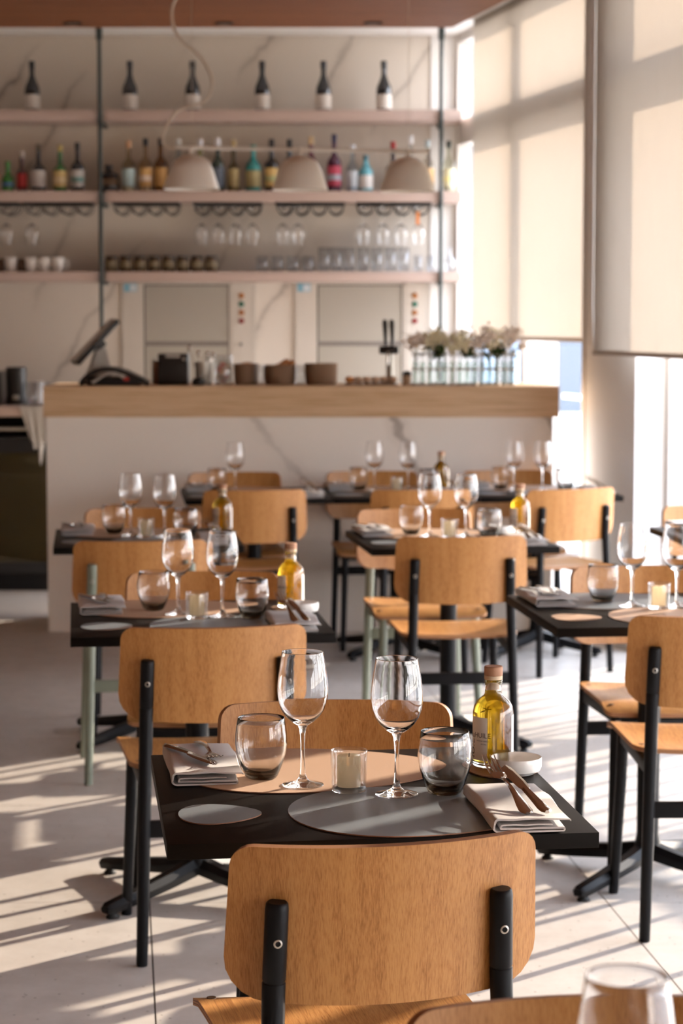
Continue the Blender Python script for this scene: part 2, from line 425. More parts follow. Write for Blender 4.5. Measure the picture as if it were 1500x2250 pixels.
def roller_blind(s0, s1, off, zb, label, name='roller_blind'):
    t = empty(name, (0, 0, 0), 0, label, 'roller blind', 'cream roller blinds over the windows')
    bm = nb(); box(bm, (s0, off-.0006, zb), (s1, off+.0006, 3.266), FM); obj('fabric', bm, blind_mat, t, False)
    bm = nb(); box(bm, (s0, off-.006, zb-.022), (s1, off+.006, zb), FM, bev=.003); obj('bottom_bar', bm, M('blind bottom bar', (.58, .52, .46), .5), t)
    bm = nb(); tube(bm, [FM @ Vector((s0, off+.027, 3.24)), FM @ Vector((s1, off+.027, 3.24))], .025); obj('roller', bm, white_metal, t)
    return t
roller_blind(.72, 3.02, -.09, 1.435, 'cream roller blind between the marble wall and the white column')
roller_blind(3.62, 6.1, -.30, 1.385, 'cream roller blind hanging in front of the white column, cut by the frame')
bm = nb(); tube(bm, [FM @ Vector((3.60, -.30, 3.22)), FM @ Vector((3.60, -.30, 1.6)), FM @ Vector((3.59, -.29, 1.40))], .004, 8)
tag(obj('blind_pull_chain', bm, white_metal), 'thin white pull chain at the edge of the blind before the column', 'blind chain')
for a, b2, lab in ((6.15, 7.88, 'the middle table'), (8.76, 10.75, 'the front tables'), (10.85, 12.55, 'the camera'), (12.65, 15.35, 'the front wall')):  # unseen blinds added; the gaps between them shape the sun streaks
    roller_blind(a, b2, -.09, 1.43, 'added cream roller blind outside the picture, beside ' + lab)
t = empty('added_streak_slats', (0, 0, 0), 0, 'added cream slats outside the picture, shaping sun streaks over the front table', 'light-shaping slats')  # unseen slats added to cut the sun into streaks on the table
for a, b2 in ((8.165, 8.27), (8.315, 8.40), (8.455, 8.545)):
    bm = nb(); box(bm, (a, -.0912, 1.38), (b2, -.0888, 3.24), FM); obj('slat', bm, blind_mat, t, False)
bm = nb(); box(bm, (8.05, -.11, 3.24), (8.6, -.07, 3.266), FM); obj('track', bm, white_metal, t, False)

# terrace outside
bm = nb(); slab_outline(bm, [(fx(-6)+.1, -6), (30, -6), (30, 38), (fx(14)+.14, 38), (fx(14)+.14, 14)], -.3, -.06, 0, 0)
struct('ground_terrace', bm, M('sunlit pale terrace paving', (.55, .52, .48), .8))
bm = nb(); slab_outline(bm, [(-40, 38.02), (90, 38.02), (90, 280), (-40, 280)], -.6, -.4, 0, 0)
struct('sea', bm, M('hazy blue sea', (.045, .062, .082), .9, spec=.1))
rail = empty('terrace_railing', (0, 0, 0), 0, 'pale metal railing with upright bars on the terrace outside the windows', 'railing')
bm = nb(); box(bm, (-1.5, 1.17, .98), (SLEN, 1.22, 1.01), FM); box(bm, (-1.5, 1.18, .05), (SLEN, 1.21, .08), FM); obj('handrail', bm, M('grey railing paint', (.70, .70, .70), .5), rail, False)
for k in range(74):
    s = .3+k*.158
    bm = nb(); box(bm, (s, 1.19, -.06), (s+.036, 1.196, .98), FM); obj('baluster', bm, MATS['grey railing paint'], rail, False)
def building(name, lo, hi, col, label, rows, cols):
    t = empty(name, ((lo[0]+hi[0])/2, (lo[1]+hi[1])/2, -.06), 0, label, 'building')
    c = t.location
    bm = nb(); box(bm, (lo[0]-c.x, lo[1]-c.y, 0), (hi[0]-c.x, hi[1]-c.y, hi[2])); obj('facade', bm, M(name+' plaster', col, .8), t, False)
    bm = nb()
    for r in range(rows):
        for q_ in range(cols):
            x = lo[0]-c.x+(hi[0]-lo[0])*(q_+.3)/cols; z = hi[2]*(r+.25)/rows
            box(bm, (x, lo[1]-c.y-.03, z), (x+(hi[0]-lo[0])*.4/cols, lo[1]-c.y+.02, z+hi[2]*.45/rows))
    obj('windows', bm, M('distant window glass', (.25, .35, .48), .2), t, False)
building('added_building', (1.6, 34, 0), (3.35, 37, 22), (.085, .09, .10), 'added building outside, dulling the sky between the marble wall and the blind', 9, 4)  # building added so the narrow pane shows less white sky

# ------------------------------------------------------------------ bar wall: shelves, rods, racks
SH_Y0, SH_Y1 = 13.45, 13.795
RX = (-1.453, .600)
for i, (z0, z1) in enumerate(((2.724, 2.787), (2.238, 2.302), (1.758, 1.817))):
    nm = ('top', 'middle', 'lowest')[i]
    bm = nb(); box(bm, (-3.6, SH_Y0, z0), (RX[0]-.022, SH_Y1, z1), bev=.003)
    tag(obj('wall_shelf', bm, shelf_mat), 'taupe %s wall shelf on the fridge side of the black rod' % nm, 'shelf', 'taupe bar wall shelves')
    bm = nb(); box(bm, (RX[0]+.028, SH_Y0, z0), (.725, SH_Y1, z1), bev=.003)
    tag(obj('wall_shelf', bm, shelf_mat), 'long taupe %s wall shelf reaching from the black rod to the window' % nm, 'shelf', 'taupe bar wall shelves')
for i, x in enumerate(RX):
    t = empty('shelf_rod', (x, 13.43, 0), 0, 'thin black vertical shelf rod %s' % ('between the two shelf bays' if i == 0 else 'at the window end of the shelves'), 'shelf rod', 'black shelf rods')
    bm = nb(); tube(bm, [(0, 0, .95), (0, 0, ZC-.002)], .0125); obj('rod', bm, rod_mat, t)
    for z in (2.70, 2.215, 1.742):
        bm = nb(); box(bm, (-.012, -.01, z), (.012, .35, z+.018)); obj('bracket', bm, rod_mat, t)
    bm = nb(); lathe(bm, [(0, 3.20), (.02, 3.20), (.02, 3.268), (0, 3.268)], 16); obj('ceiling_mount', bm, rod_mat, t)
k_ = 0
for a, b2 in ((-2.10, -1.96), (-1.93, -1.52), (-1.39, -.985), (-.90, -.485), (-.40, .02), (.09, .545)):
    t = empty('glass_rack', (0, 0, 0), 0, 'black wire stemware rack under the middle shelf, %s of six counted from the fridge side' % ('first second third fourth fifth sixth'.split()[k_]), 'glass rack', 'stemware racks'); k_ += 1
    bm = nb(); box(bm, (a, 13.50, 2.222), (b2, 13.75, 2.238)); obj('rack_plate', bm, black_metal, t)
    n = max(1, round((b2-a)/.105)); st = (b2-a)/n
    for j in range(n):
        cx = a+st*(j+.5); bm = nb()
        for yy in (13.51, 13.62, 13.74):
            pts = [(cx+st*.42*math.cos(u), yy, 2.214+.048*math.sin(u)) for u in [PI+PI*q_/8 for q_ in range(9)]]
            tube(bm, pts, .0028, 8)
        obj('hook', bm, black_metal, t)

def bottle(name, label, x, h, r, col, lab=None, cap=(.01, .01, .01), neck=.30, nr=.013, y=13.60, z=2.303, glassy=False, flat=1., lab2=None, group=None, body=.5, lz=(.12, .5)):
    """one bottle with label, cap; body = share of the height that is the straight body"""
    t = empty(name, (x, y, z), random.uniform(-.1, .1), label, 'bottle', group)
    key = 'bottle glass %.2f %.2f %.2f' % col
    if glassy:
        m = MATS.get(key) or pane_glass(key, col)
    else: m = M(key, col, .12, spec=.6, coat=.5)
    hb, hs = h*body, h*(1-neck)
    prof = [(0, 0), (r*.93, 0), (r, .006), (r, hb), (r*.93, hb+(hs-hb)*.3), (r*.6, hb+(hs-hb)*.68), (nr*1.15, hs), (nr, hs+.01), (nr, h*.93), (0, h*.93)]
    mt = Matrix.Translation((0, 0, 0)) @ Matrix.Diagonal((1, flat, 1, 1))
    bm = nb(); lathe(bm, prof, 24, mat=mt); obj('body', bm, m, t)
    if glassy:
        bm = nb(); lathe(bm, [(0, .006), (r*.9, .006), (r*.9, hb*.85), (0, hb*.85)], 20, mat=mt); obj('liquid', bm, M(key+' liquid', tuple(c*.75 for c in col), .2), t)
    bm = nb(); lathe(bm, [(0, h*.86), (nr*1.18, h*.86), (nr*1.18, h), (0, h)], 16); obj('cap', bm, M('cap %.2f %.2f %.2f' % cap, cap, .4), t)
    if lab:
        bm = nb(); lathe(bm, [(r*1.012, h*lz[0]), (r*1.012, h*(lz[0]+(lz[1]-lz[0])*.97))], 24, mat=mt); obj('label', bm, M('label %.2f %.2f %.2f' % lab, lab, .6), t)
    if lab2:
        bm = nb(); lathe(bm, [(r*1.018, h*(lz[0]+.10)), (r*1.018, h*(lz[0]+.2))], 24, mat=mt); obj('label_band', bm, M('label %.2f %.2f %.2f' % lab2, lab2, .6), t)
    return t
def bx_(px, y=13.6): return (px-750)*y/4850
where = ['first from the fridge side', 'just past the black rod', 'behind the lamp cord', 'left of the middle lamp shade', 'above the gap between lamp shades', 'nearest the window']
for i, px in enumerate((79, 291, 427, 578, 711, 842)):
    bottle('wine_bottle', 'dark wine bottle on the top shelf, ' + where[i], bx_(px), .305, .047, (.012, .012, .015), (.66, .60, .54), (.012, .012, .014), .30, .016, z=2.788, group='wine bottles on the top shelf', body=.40, lz=(.05, .34))
G2 = 'liquor bottles on the middle shelf'
BK = (.015, .012, .012)
rows = [  # px, height, radius, colour, label, cap, neck, glassy, second label, description
 (-2, .19, .028, (.55, .25, .12), (.6, .5, .4), (.4, .1, .05), .35, 0, None, 'small amber bottle cut by the frame edge'),
 (24, .185, .035, (.03, .20, .03), None, (.05, .25, .05), .40, 0, (.1, .25, .55), 'short bright green bottle'),
 (55, .245, .032, (.06, .015, .015), (.42, .03, .03), (.45, .40, .35), .40, 0, None, 'dark cola bottle with red label'),
 (91, .29, .047, (.015, .015, .018), (.52, .48, .45), (.10, .08, .05), .42, 0, None, 'round shouldered black bottle with white label'),
 (138, .285, .044, (.04, .15, .05), (.62, .46, .20), (.45, .35, .12), .42, 0, (.75, .62, .38), 'green necked bottle with yellow label'),
 (176, .30, .040, (.018, .016, .018), (.55, .53, .50), (.012, .012, .012), .36, 0, (.18, .32, .30), 'slim black bottle with white label'),
 (287, .31, .041, (.78, .74, .62), (.42, .55, .56), (.55, .32, .18), .34, 1, None, 'tall clear bottle with pale blue label'),
 (324, .325, .041, (.80, .72, .60), (.58, .35, .13), (.01, .01, .01), .34, 1, (.75, .62, .50), 'clear bottle with orange and white label and black cap'),
 (357, .325, .041, (.60, .42, .25), (.45, .25, .08), (.01, .01, .01), .34, 1, None, 'amber bottle with brown label and black cap'),
 (396, .32, .042, (.72, .76, .76), None, (.55, .55, .52), .30, 1, None, 'clear bottle behind the first lamp shade'),
 (443, .32, .042, (.16, .14, .03), (.3, .28, .1), (.60, .60, .62), .34, 0, None, 'olive bottle with silver cap behind the first lamp shade'),
 (481, .325, .042, (.02, .035, .025), (.10, .12, .16), (.72, .72, .75), .34, 0, None, 'tall dark green bottle with bright silver cap'),
 (515, .315, .036, (.55, .50, .34), (.38, .30, .14), (.42, .32, .16), .44, 1, None, 'slender clear bottle with gold cap'),
 (558, .285, .049, (.02, .22, .22), (.36, .30, .14), (.03, .25, .2), .28, 0, None, 'wide teal bottle with gold label'),
 (598, .32, .043, (.015, .015, .012), (.60, .42, .16), (.012, .012, .012), .36, 0, (.40, .42, .20), 'black bottle with yellow picture label'),
 (637, .32, .043, (.015, .012, .012), None, (.012, .012, .012), .36, 0, None, 'black bottle behind the middle lamp shade'),
 (684, .335, .042, (.10, .02, .035), (.5, .48, .50), (.50, .36, .20), .34, 0, None, 'dark red bottle with gold neck foil'),
 (734, .35, .044, (.06, .015, .04), (.42, .05, .09), (.02, .02, .06), .34, 0, (.35, .35, .42), 'purple bottle with red label and dark stopper, tallest of its row'),
 (774, .285, .036, (.72, .78, .84), (.55, .60, .65), (.60, .62, .65), .34, 1, None, 'clear bottle with pale silver label'),
 (803, .225, .044, (.12, .38, .46), (.70, .68, .66), (.03, .12, .16), .22, 0, None, 'light blue bottle with tall white label'),
 (862, .305, .044, (.05, .04, .045), (.3, .3, .3), (.30, .02, .02), .42, 0, None, 'dark bottle with red foil behind the last lamp shade'),
 (900, .34, .040, (.85, .85, .86), None, (.7, .7, .7), .40, 1, None, 'tall clear bottle above the last lamp shade'),
 (937, .315, .041, (.80, .78, .74), (.62, .40, .18), (.40, .45, .45), .34, 1, None, 'clear bottle with orange label'),
 (983, .31, .040, (.78, .78, .70), (.66, .62, .40), (.02, .03, .02), .30, 1, (.75, .68, .30), 'clear bottle with yellow band beyond the end rod'),
]
for px, h, r, c, l, cp, nk, gl, l2, d in rows:
    bottle('liquor_bottle', d + ' on the middle shelf', bx_(px), h, r, c, l, cp, nk, .014, glassy=bool(gl), lab2=l2, group=G2, body=.5 if nk < .4 else .45, lz=(.10, .46))
t = bottle('liquor_bottle', 'squat square black flask on the middle shelf beside the rod', bx_(244), .165, .06, (.012, .012, .014), (.14, .08, .04), (.012, .012, .012), .25, .02, group=G2, body=.62, flat=.6, lz=(.25, .5))

# ------------------------------------------------------------------ stemware
def obj_keep(name, bm, mat, parent):
    me = bpy.data.meshes.new(name); bm.to_mesh(me); bm.free(); me.materials.append(mat)
    o = bpy.data.objects.new(name, me); COL.objects.link(o); o.parent = parent; me.shade_smooth(); return o
def lathe_bm(pr, sg=48):
    bm = nb(); lathe(bm, pr, sg); return bm
def wine_glass():
    t = empty('wine_glass', (0, 0, 0), 0, 'clear stemmed wine glass', 'wine glass', 'wine glasses')
    foot = [(0, 0), (.033, 0), (.0352, .0006), (.0356, .0014), (.034, .0026), (.024, .0044), (.013, .0075), (.0078, .0115), (.0055, .018)]
    stem = [(.0055, .018), (.0042, .028), (.0036, .045), (.0036, .070), (.0044, .086), (.0060, .096), (.0085, .1020)]
    bo = [(.0085, .1020), (.013, .1046), (.020, .1095), (.029, .118), (.0365, .1295), (.0408, .143), (.0428, .157), (.0428, .170), (.0410, .187), (.0385, .203), (.0360, .218), (.0350, .2260), (.03495, .2266), (.0346, .22695)]
    bi = [(.03425, .2266), (.0342, .2260), (.0352, .218), (.0377, .203), (.0402, .187), (.0420, .170), (.0420, .157), (.0400, .143), (.0357, .1300), (.0275, .1192), (.0180, .1118), (.010, .1088), (.004, .1080), (0, .1079)]
    obj_keep('bowl', lathe_bm(bo+bi, 72), clear_glass, t)
    obj_keep('stem', lathe_bm(stem, 36), clear_glass, t)
    obj_keep('foot', lathe_bm(foot, 56), clear_glass, t)
    return t
def tumbler():
    o = [(0, .0), (.022, .0), (.0262, .0015), (.029, .006), (.0355, .022), (.0420, .042), (.0448, .060), (.0442, .076), (.0420, .092), (.0400, .1035), (.0395, .1045)]
    i = [(.0388, .1038), (.0408, .092), (.0429, .076), (.0434, .060), (.0405, .042), (.0340, .024), (.026, .013), (.014, .0088), (0, .0080)]
    x = obj_keep('tumbler', lathe_bm(o+i, 64), smoke_glass, None); return tag(x, 'smoke grey tumbler', 'tumbler', 'smoke grey tumblers')
def candle_glass():
    o = [(0, 0), (.0265, 0), (.0280, .002), (.0285, .006), (.0305, .066), (.0300, .0700)]
    i = [(.0290, .0695), (.0283, .060), (.0268, .012), (.025, .0095), (0, .0090)]
    x = obj_keep('candle_holder', lathe_bm(o[3:]+i[:-2]+[(.0262, .0095)], 56), pane_glass('candle holder glass', (.98, .98, .98), .2), None)
    obj_keep('base', lathe_bm(o[:4]+[(.0270, .0090), (0, .0088)], 48), clear_glass, x); return tag(x, 'clear glass candle holder', 'candle holder', 'glass candle holders')
def candle():
    t = empty('candle', (0, 0, 0), 0, 'ivory candle', 'candle', 'ivory candles')
    bm = nb(); lathe(bm, [(0, .0), (.0190, .0), (.0195, .002), (.0195, .048), (.0185, .0515), (.012, .049), (0, .0485)], 32); obj('wax', bm, candle_wax, t)
    bm = nb(); tube(bm, [(0, 0, .0480), (.0005, 0, .0550)], .0008, 6); obj('wick', bm, wick_mat, t)
    return t
def oil_bottle():
    t = empty('oil_bottle', (0, 0, 0), 0, 'olive oil bottle', 'oil bottle', 'olive oil bottles')
    R = .0355
    o = [(0, .001), (.030, 0), (.0345, .002), (R, .006), (R, .096), (.0335, .107), (.0285, .115), (.0215, .1215), (.0165, .1255), (.0148, .129), (.0148, .146), (.0160, .1475), (.0160, .1515), (.0150, .153)]
    i = [(.0118, .153), (.0118, .128), (.0190, .1195), (.0265, .1125), (.0312, .105), (.0330, .096), (.0330, .012), (.030, .0090), (0, .0085)]
    b_ = obj_keep('glass_body', lathe_bm(o+i, 56), clear_glass, t)
    l = [(0, .0080), (.0305, .0084), (.0333, .0115), (.0333, .096), (.0315, .1052), (.0268, .1128), (.0193, .1198), (.0121, .1284), (.0121, .134), (0, .134)]
    obj_keep('oil', lathe_bm(l, 56), oil_mat, t)
    bm = nb(); lathe(bm, [(0, .136), (.0112, .136), (.0112, .1535), (.0160, .1535), (.0160, .1600), (.0125, .1600), (0, .1600)], 28); obj('collar', bm, cork_ring, t)
    bm = nb(); lathe(bm, [(0, .1603), (.0155, .1603), (.0162, .1615), (.0162, .1752), (.0150, .1765), (0, .1765)], 32); obj('stopper', bm, cork, t)
    # two labels wrapped round the sides, a clear gap between them
    def wrap(a0, a1, z0, z1, rr, n=18):
        bm = nb(); A, B = [], []
        for k in range(n+1):
            a = a0+(a1-a0)*k/n
            A.append(bm.verts.new((rr*math.cos(a), rr*math.sin(a), z0))); B.append(bm.verts.new((rr*math.cos(a), rr*math.sin(a), z1)))
        for k in range(n): bm.faces.new((A[k], A[k+1], B[k+1], B[k]))
        return bm
    la = obj('label', wrap(math.radians(150), math.radians(243), .014, .090, R+.0003), paper, t)
    obj('back_label', wrap(math.radians(-38), math.radians(62), .014, .092, R+.0003), paper, t)
    def ring_text(body, size, ac, zc, vert=False):
        me = text_mesh(body, size, .00005)
        for v in me.vertices:
            x, z = (v.co.x, v.co.y) if not vert else (-v.co.y, v.co.x)
            a = math.radians(ac)+x/R; rr = R+.0006+v.co.z
            v.co = Vector((rr*math.cos(a), rr*math.sin(a), zc+z))
        me.materials.append(ink); o = bpy.data.objects.new('lettering', me); COL.objects.link(o); o.parent = la; return o
    ring_text('HUILE', .0125, 226, .058)
    ring_text("D'OLIVE VIERGE", .0035, 228, .0485); ring_text('EXTRA', .0035, 232, .043)
    ring_text('HUILE', .020, 186, .034, True)
    return t
def dish():
    o = [(0, 0), (.031, 0), (.0335, .002), (.041, .006), (.0440, .013), (.0440, .027), (.0434, .0285)]
    i = [(.0418, .028), (.0412, .015), (.0380, .0088), (.030, .0058), (0, .0050)]
    bm = lathe_bm(o+i, 64); return tag(obj('sauce_dish', bm, porcelain), 'small white dish', 'dish', 'small white dishes')
def egg_sheet(name, a, b2, mat, lab, cat, grp, skew=.22):
    bm = nb(); slab_outline(bm, egg(a, b2, 56, skew), 0, .0018, 0, 1)
    return tag(obj(name, bm, [mat, leather_edge], None, False), lab, cat, grp)
def napkin():
    """a linen square folded in four layers, the last wrapped round the outside"""
    W = .0585; L, R = -W, W
    def arc(cx, zc, r, a0, a1, n=7): return [(cx+r*math.cos(a0+(a1-a0)*k/n), zc+r*math.sin(a0+(a1-a0)*k/n)) for k in range(n+1)]
    z = [.0015, .0070, .0125, .0200]
    path = [(R-.028, z[2])] + [(x, z[2]+.0006*math.sin(x*130)) for x in (.01, -.01, -.03)]
    path += arc(L+.012, (z[1]+z[2])/2, (z[2]-z[1])/2, PI/2, 3*PI/2)
    path += [(x, z[1]+.0006*math.sin(x*110)) for x in (-.03, -.01, .01, .03)]
    path += arc(R-.010, (z[0]+z[1])/2, (z[1]-z[0])/2, PI/2, -PI/2)
    path += [(x, z[0]) for x in (.03, .01, -.01, -.03)]
    path += arc(L+.008, (z[0]+z[3])/2, (z[3]-z[0])/2, 3*PI/2, PI/2, 12)
    path += [(x, z[3]+.0007*math.sin(x*90+1)) for x in (-.03, -.01, .01, .03)] + [(R, z[3]-.0012), (R+.002, z[3]-.003)]
    P = [Vector((x, 0, zz_)) for x, zz_ in path]; th = .0013
    up, dn = [], []
    for i, p in enumerate(P):
        d = (P[min(i+1, len(P)-1)]-P[max(0, i-1)]).normalized(); nrm = Vector((-d.z, 0, d.x)); up.append(p+nrm*th); dn.append(p-nrm*th)
    loop = up+dn[::-1]; ny = 16; LEN = .265; rings = []
    bm = nb()
    for k in range(ny+1):
        y = -LEN/2+LEN*k/ny; rings.append([])
        for p in loop:
            zf = 1+.10*math.sin(y*31+p.x*9)*(p.z > .016)+.04*math.sin(y*60)
            rings[-1].append(bm.verts.new((p.x+.0012*math.sin(y*26+p.z*400), y+.0015*math.sin(p.z*700+p.x*20), max(.0002, p.z*zf))))
    n = len(loop)
    for a, b_ in zip(rings, rings[1:]):
        for i in range(n): bm.faces.new((a[i], a[(i+1) % n], b_[(i+1) % n], b_[i]))
    m = len(up)
    for Rg in (rings[0], rings[-1]):
        for i in range(m-1):
            bm.faces.new((Rg[i], Rg[i+1], Rg[n-2-i], Rg[n-1-i]))
    return tag(obj('folded_napkin', bm, linen), 'folded stone grey napkin', 'napkin', 'folded napkins')
def strip(bm, st, th):
    """flat tapering bar: stations (y, half width, z, x)"""
    rows_ = []
    for y, w_, z, x in st:
        rows_.append([bm.verts.new((x-w_, y, z)), bm.verts.new((x-w_*.55, y, z+th*.8)), bm.verts.new((x+w_*.55, y, z+th*.8)), bm.verts.new((x+w_, y, z)), bm.verts.new((x+w_*.5, y, z-th*.5)), bm.verts.new((x-w_*.5, y, z-th*.5))])
    for a, b_ in zip(rows_, rows_[1:]):
        for i in range(6): bm.faces.new((a[i], a[(i+1) % 6], b_[(i+1) % 6], b_[i]))
    bm.faces.new(rows_[0][::-1]); bm.faces.new(rows_[-1])
def fork():   # handle end at y=0, tines towards +y
    t = empty('fork', (0, 0, 0), 0, 'polished steel fork', 'fork', 'steel forks')
    bm = nb()
    strip(bm, [(0, .004, .002, 0), (.004, .0095, .0022, 0), (.012, .0115, .0026, 0), (.03, .0098, .004, 0), (.06, .0062, .0075, 0), (.09, .0040, .0095, 0), (.120, .0032, .008, 0), (.130, .0038, .006, 0)], .0026); obj('handle', bm, steel, t)
    bm = nb(); strip(bm, [(.128, .0036, .0062, 0), (.134, .0085, .0050, 0), (.141, .0122, .0042, 0), (.152, .0128, .0040, 0), (.156, .0126, .0042, 0)], .0018); obj('head', bm, steel, t)
    bm = nb()
    for x in (-.0106, -.0036, .0036, .0106): strip(bm, [(.154, .0020, .0042, x), (.175, .0018, .0058, x*.98), (.195, .0014, .0105, x*.95), (.205, .0005, .0145, x*.93)], .0018)
    obj('tines', bm, steel, t); return t
def knife():
    t = empty('table_knife', (0, 0, 0), 0, 'polished steel knife', 'knife', 'steel knives')
    bm = nb(); strip(bm, [(0, .004, .0035, 0), (.004, .0092, .0035, 0), (.015, .0105, .0038, 0), (.05, .0085, .0042, 0), (.085, .0072, .0046, 0), (.095, .0066, .0046, 0)], .0042); obj('handle', bm, steel, t)
    bm = nb(); strip(bm, [(.093, .0062, .0046, 0), (.100, .0095, .0044, .001), (.13, .0115, .0040, .002), (.17, .0112, .0038, .002), (.19, .0085, .0036, .0035), (.199, .0030, .0036, .006)], .0016); obj('blade', bm, steel, t); return t

# ------------------------------------------------------------------ table and chair
TW, TD, TZ = .66, .69, .74
def table():
    t = empty('bistro_table', (0, 0, 0), 0, 'black square bistro table', 'table', 'black square bistro tables')
    bm = nb(); box(bm, (-TW/2, -TD/2, TZ-.024), (TW/2, TD/2, TZ), bev=.0012); obj('tabletop', bm, table_black, t)
    bm = nb(); box(bm, (-.17, -.03, TZ-.034), (.17, .03, TZ-.0242)); box(bm, (-.03, -.17, TZ-.034), (.03, .17, TZ-.0242)); obj('mounting_cross', bm, black_metal, t)
    bm = nb(); lathe(bm, [(0, .062), (.040, .062), (.036, .09), (.0305, .12), (.0305, TZ-.05), (.045, TZ-.036), (0, TZ-.036)], 28); obj('column', bm, black_metal, t)
    for a in (45, 135, 225, 315):
        bm = nb(); q_ = math.radians(a); d = Vector((math.cos(q_), math.sin(q_), 0)); s = Vector((-d.y, d.x, 0)); rr = []
        for u, w_, zt, h in ((.02, .026, .098, .045), (.10, .024, .080, .040), (.25, .022, .056, .034), (.345, .021, .042, .028), (.355, .014, .036, .016)):
            c = d*u; rr.append([bm.verts.new(c+s*(w_*k)+Vector((0, 0, zt-h*m))) for k, m in ((-.55, 0), (.55, 0), (1, .45), (.8, 1), (-.8, 1), (-1, .45))])
        for a_, b_ in zip(rr, rr[1:]):
            for i in range(6): bm.faces.new((a_[i], a_[(i+1) % 6], b_[(i+1) % 6], b_[i]))
        bm.faces.new(rr[0]); bm.faces.new(rr[-1][::-1])
        lg = obj('leg', bm, black_metal, t)
        bm = nb(); lathe(bm, [(0, 0), (.017, 0), (.018, .004), (.012, .010), (.008, .018), (0, .018)], 16, c=tuple(d*.325)); obj('foot_pad', bm, rubber, lg)
    return t
def chair(frame, nm):
    t = empty('dining_chair', (0, 0, 0), 0, 'oak plywood dining chair', 'chair', 'plywood dining chairs')
    SAG, HW = .058, .2225
    Rb = (HW*HW+SAG*SAG)/(2*SAG)
    def ym(x): return -.252+Rb-math.sqrt(Rb*Rb-x*x)
    z0, z1, r0, r1 = .583, .803, .060, .027
    rows_ = corner_rows(z0, z1, r0, r1); us = [-1+2*k/26 for k in range(27)]
    def xw(u, v): return u*(HW-.006+.009*(1-(v-z0)/(z1-z0))-inset_at(v, z0, z1, r0, r1))
    def fn(u, v):
        x = xw(u, v); bow = .010*(1-(x/HW)**2)
        lean = -.10*(v-.68)
        zz_ = v-(bow if v < .66 else bow*.0)*((.66-v)/.1 if v < .66 else 0)
        return (x, ym(x)+lean, zz_)
    def nr(u, v):
        x = xw(u, v); q_ = Vector((-x, math.sqrt(Rb*Rb-x*x), 0)).normalized(); return (q_.x, q_.y, .10)
    bm = nb(); sheet(bm, fn, us, rows_, nr, .0125); obj('backrest', bm, [oak_back, ply_light, ply_dark], t)
    # seat
    y0, y1, q0, q1 = -.205, .215, .05, .022
    rows_ = corner_rows(y0, y1, q0, q1)
    def sw(v): return .198+.010*(v-y0)/(y1-y0)-inset_at(v, y0, y1, q0, q1)
    def sf(u, v):
        x = u*sw(v); w_ = (v-y0)/(y1-y0)
        z = .462-.016*math.exp(-((w_-.35)/.28)**2)*(1-(x/.21)**2)-.020*max(0, w_-.80)**2/.04+.006*(x/.2)**2
        return (x, v, z)
    bm = nb(); sheet(bm, sf, us, rows_, lambda u, v: (0, 0, 1), .0115); st = obj('seat', bm, [oak_seat, ply_light, ply_dark], t)
    for sx_ in (-1, 1):
        for yy in (.170, -.150):
            bm = nb(); lathe(bm, [(0, .0), (.0075, .0), (.0075, .0018), (0, .0018)], 16); p = obj('screw_plug', bm, M('bronze screw plug', (.20, .13, .09), .4, metal=.6), st)
            w_ = (yy-y0)/(y1-y0); p.location = sf(.88*sx_, yy); p.location.z += .0052
    for sx_ in (-1, 1):
        xt, yt = .160, ym(.16)-.0235
        # rear leg: a straight post that leans slightly and carries the backrest
        def on(z): return Vector((sx_*(.180-.020*z/.728), yt+.012-.08*(z-.60) if z > .60 else yt-.012+.024*z/.60, z))
        bm = nb(); tube(bm, [on(.0), on(.004), on(.40), on(.585), on(.612), on(.6135), on(.6155), on(.617), on(.718), on(.7255), on(.728)], [.0125, .0138, .0158, .0164, .0165, .0154, .0154, .0165, .0165, .0155, .0130], 20)
        lg = obj('leg', bm, frame, t)
        mt = Matrix.Translation(on(.672)+Vector((0, -.0155, 0))) @ Matrix.Rotation(PI/2+.08, 4, 'X')
        bm = nb(); lathe(bm, [(0, -.002), (.0062, -.002), (.0062, .0015), (.0040, .0020), (.0036, .0004), (0, .0004)], 18, mat=mt); obj('screw', bm, M('steel screw', (.5, .47, .43), .3, metal=1), lg)
        bm = nb(); tube(bm, [(sx_*.185, .205, 0), (sx_*.184, .203, .004), (sx_*.172, .175, .30), (sx_*.168, .165, .452)], [.0120, .0130, .0150, .0155], 18); obj('leg', bm, frame, t)
        bm = nb(); a_, b_ = Vector((sx_*.168, .17, .434)), Vector((sx_*.166, yt+.006, .425))
        d = (b_-a_).normalized(); mt = Matrix.Translation((a_+b_)/2) @ d.to_track_quat('Y', 'Z').to_matrix().to_4x4(); l_ = (b_-a_).length/2
        box(bm, (-.010, -l_, -.018), (.010, l_, .012), mt, bev=.002); obj('side_rail', bm, frame, t)
    bm = nb(); box(bm, (-.172, yt-.006, .305), (.172, yt+.012, .345), bev=.002); obj('stretcher', bm, frame, t)
    bm = nb(); box(bm, (-.165, .155, .420), (.165, .175, .446), bev=.002); obj('front_rail', bm, frame, t)
    return t

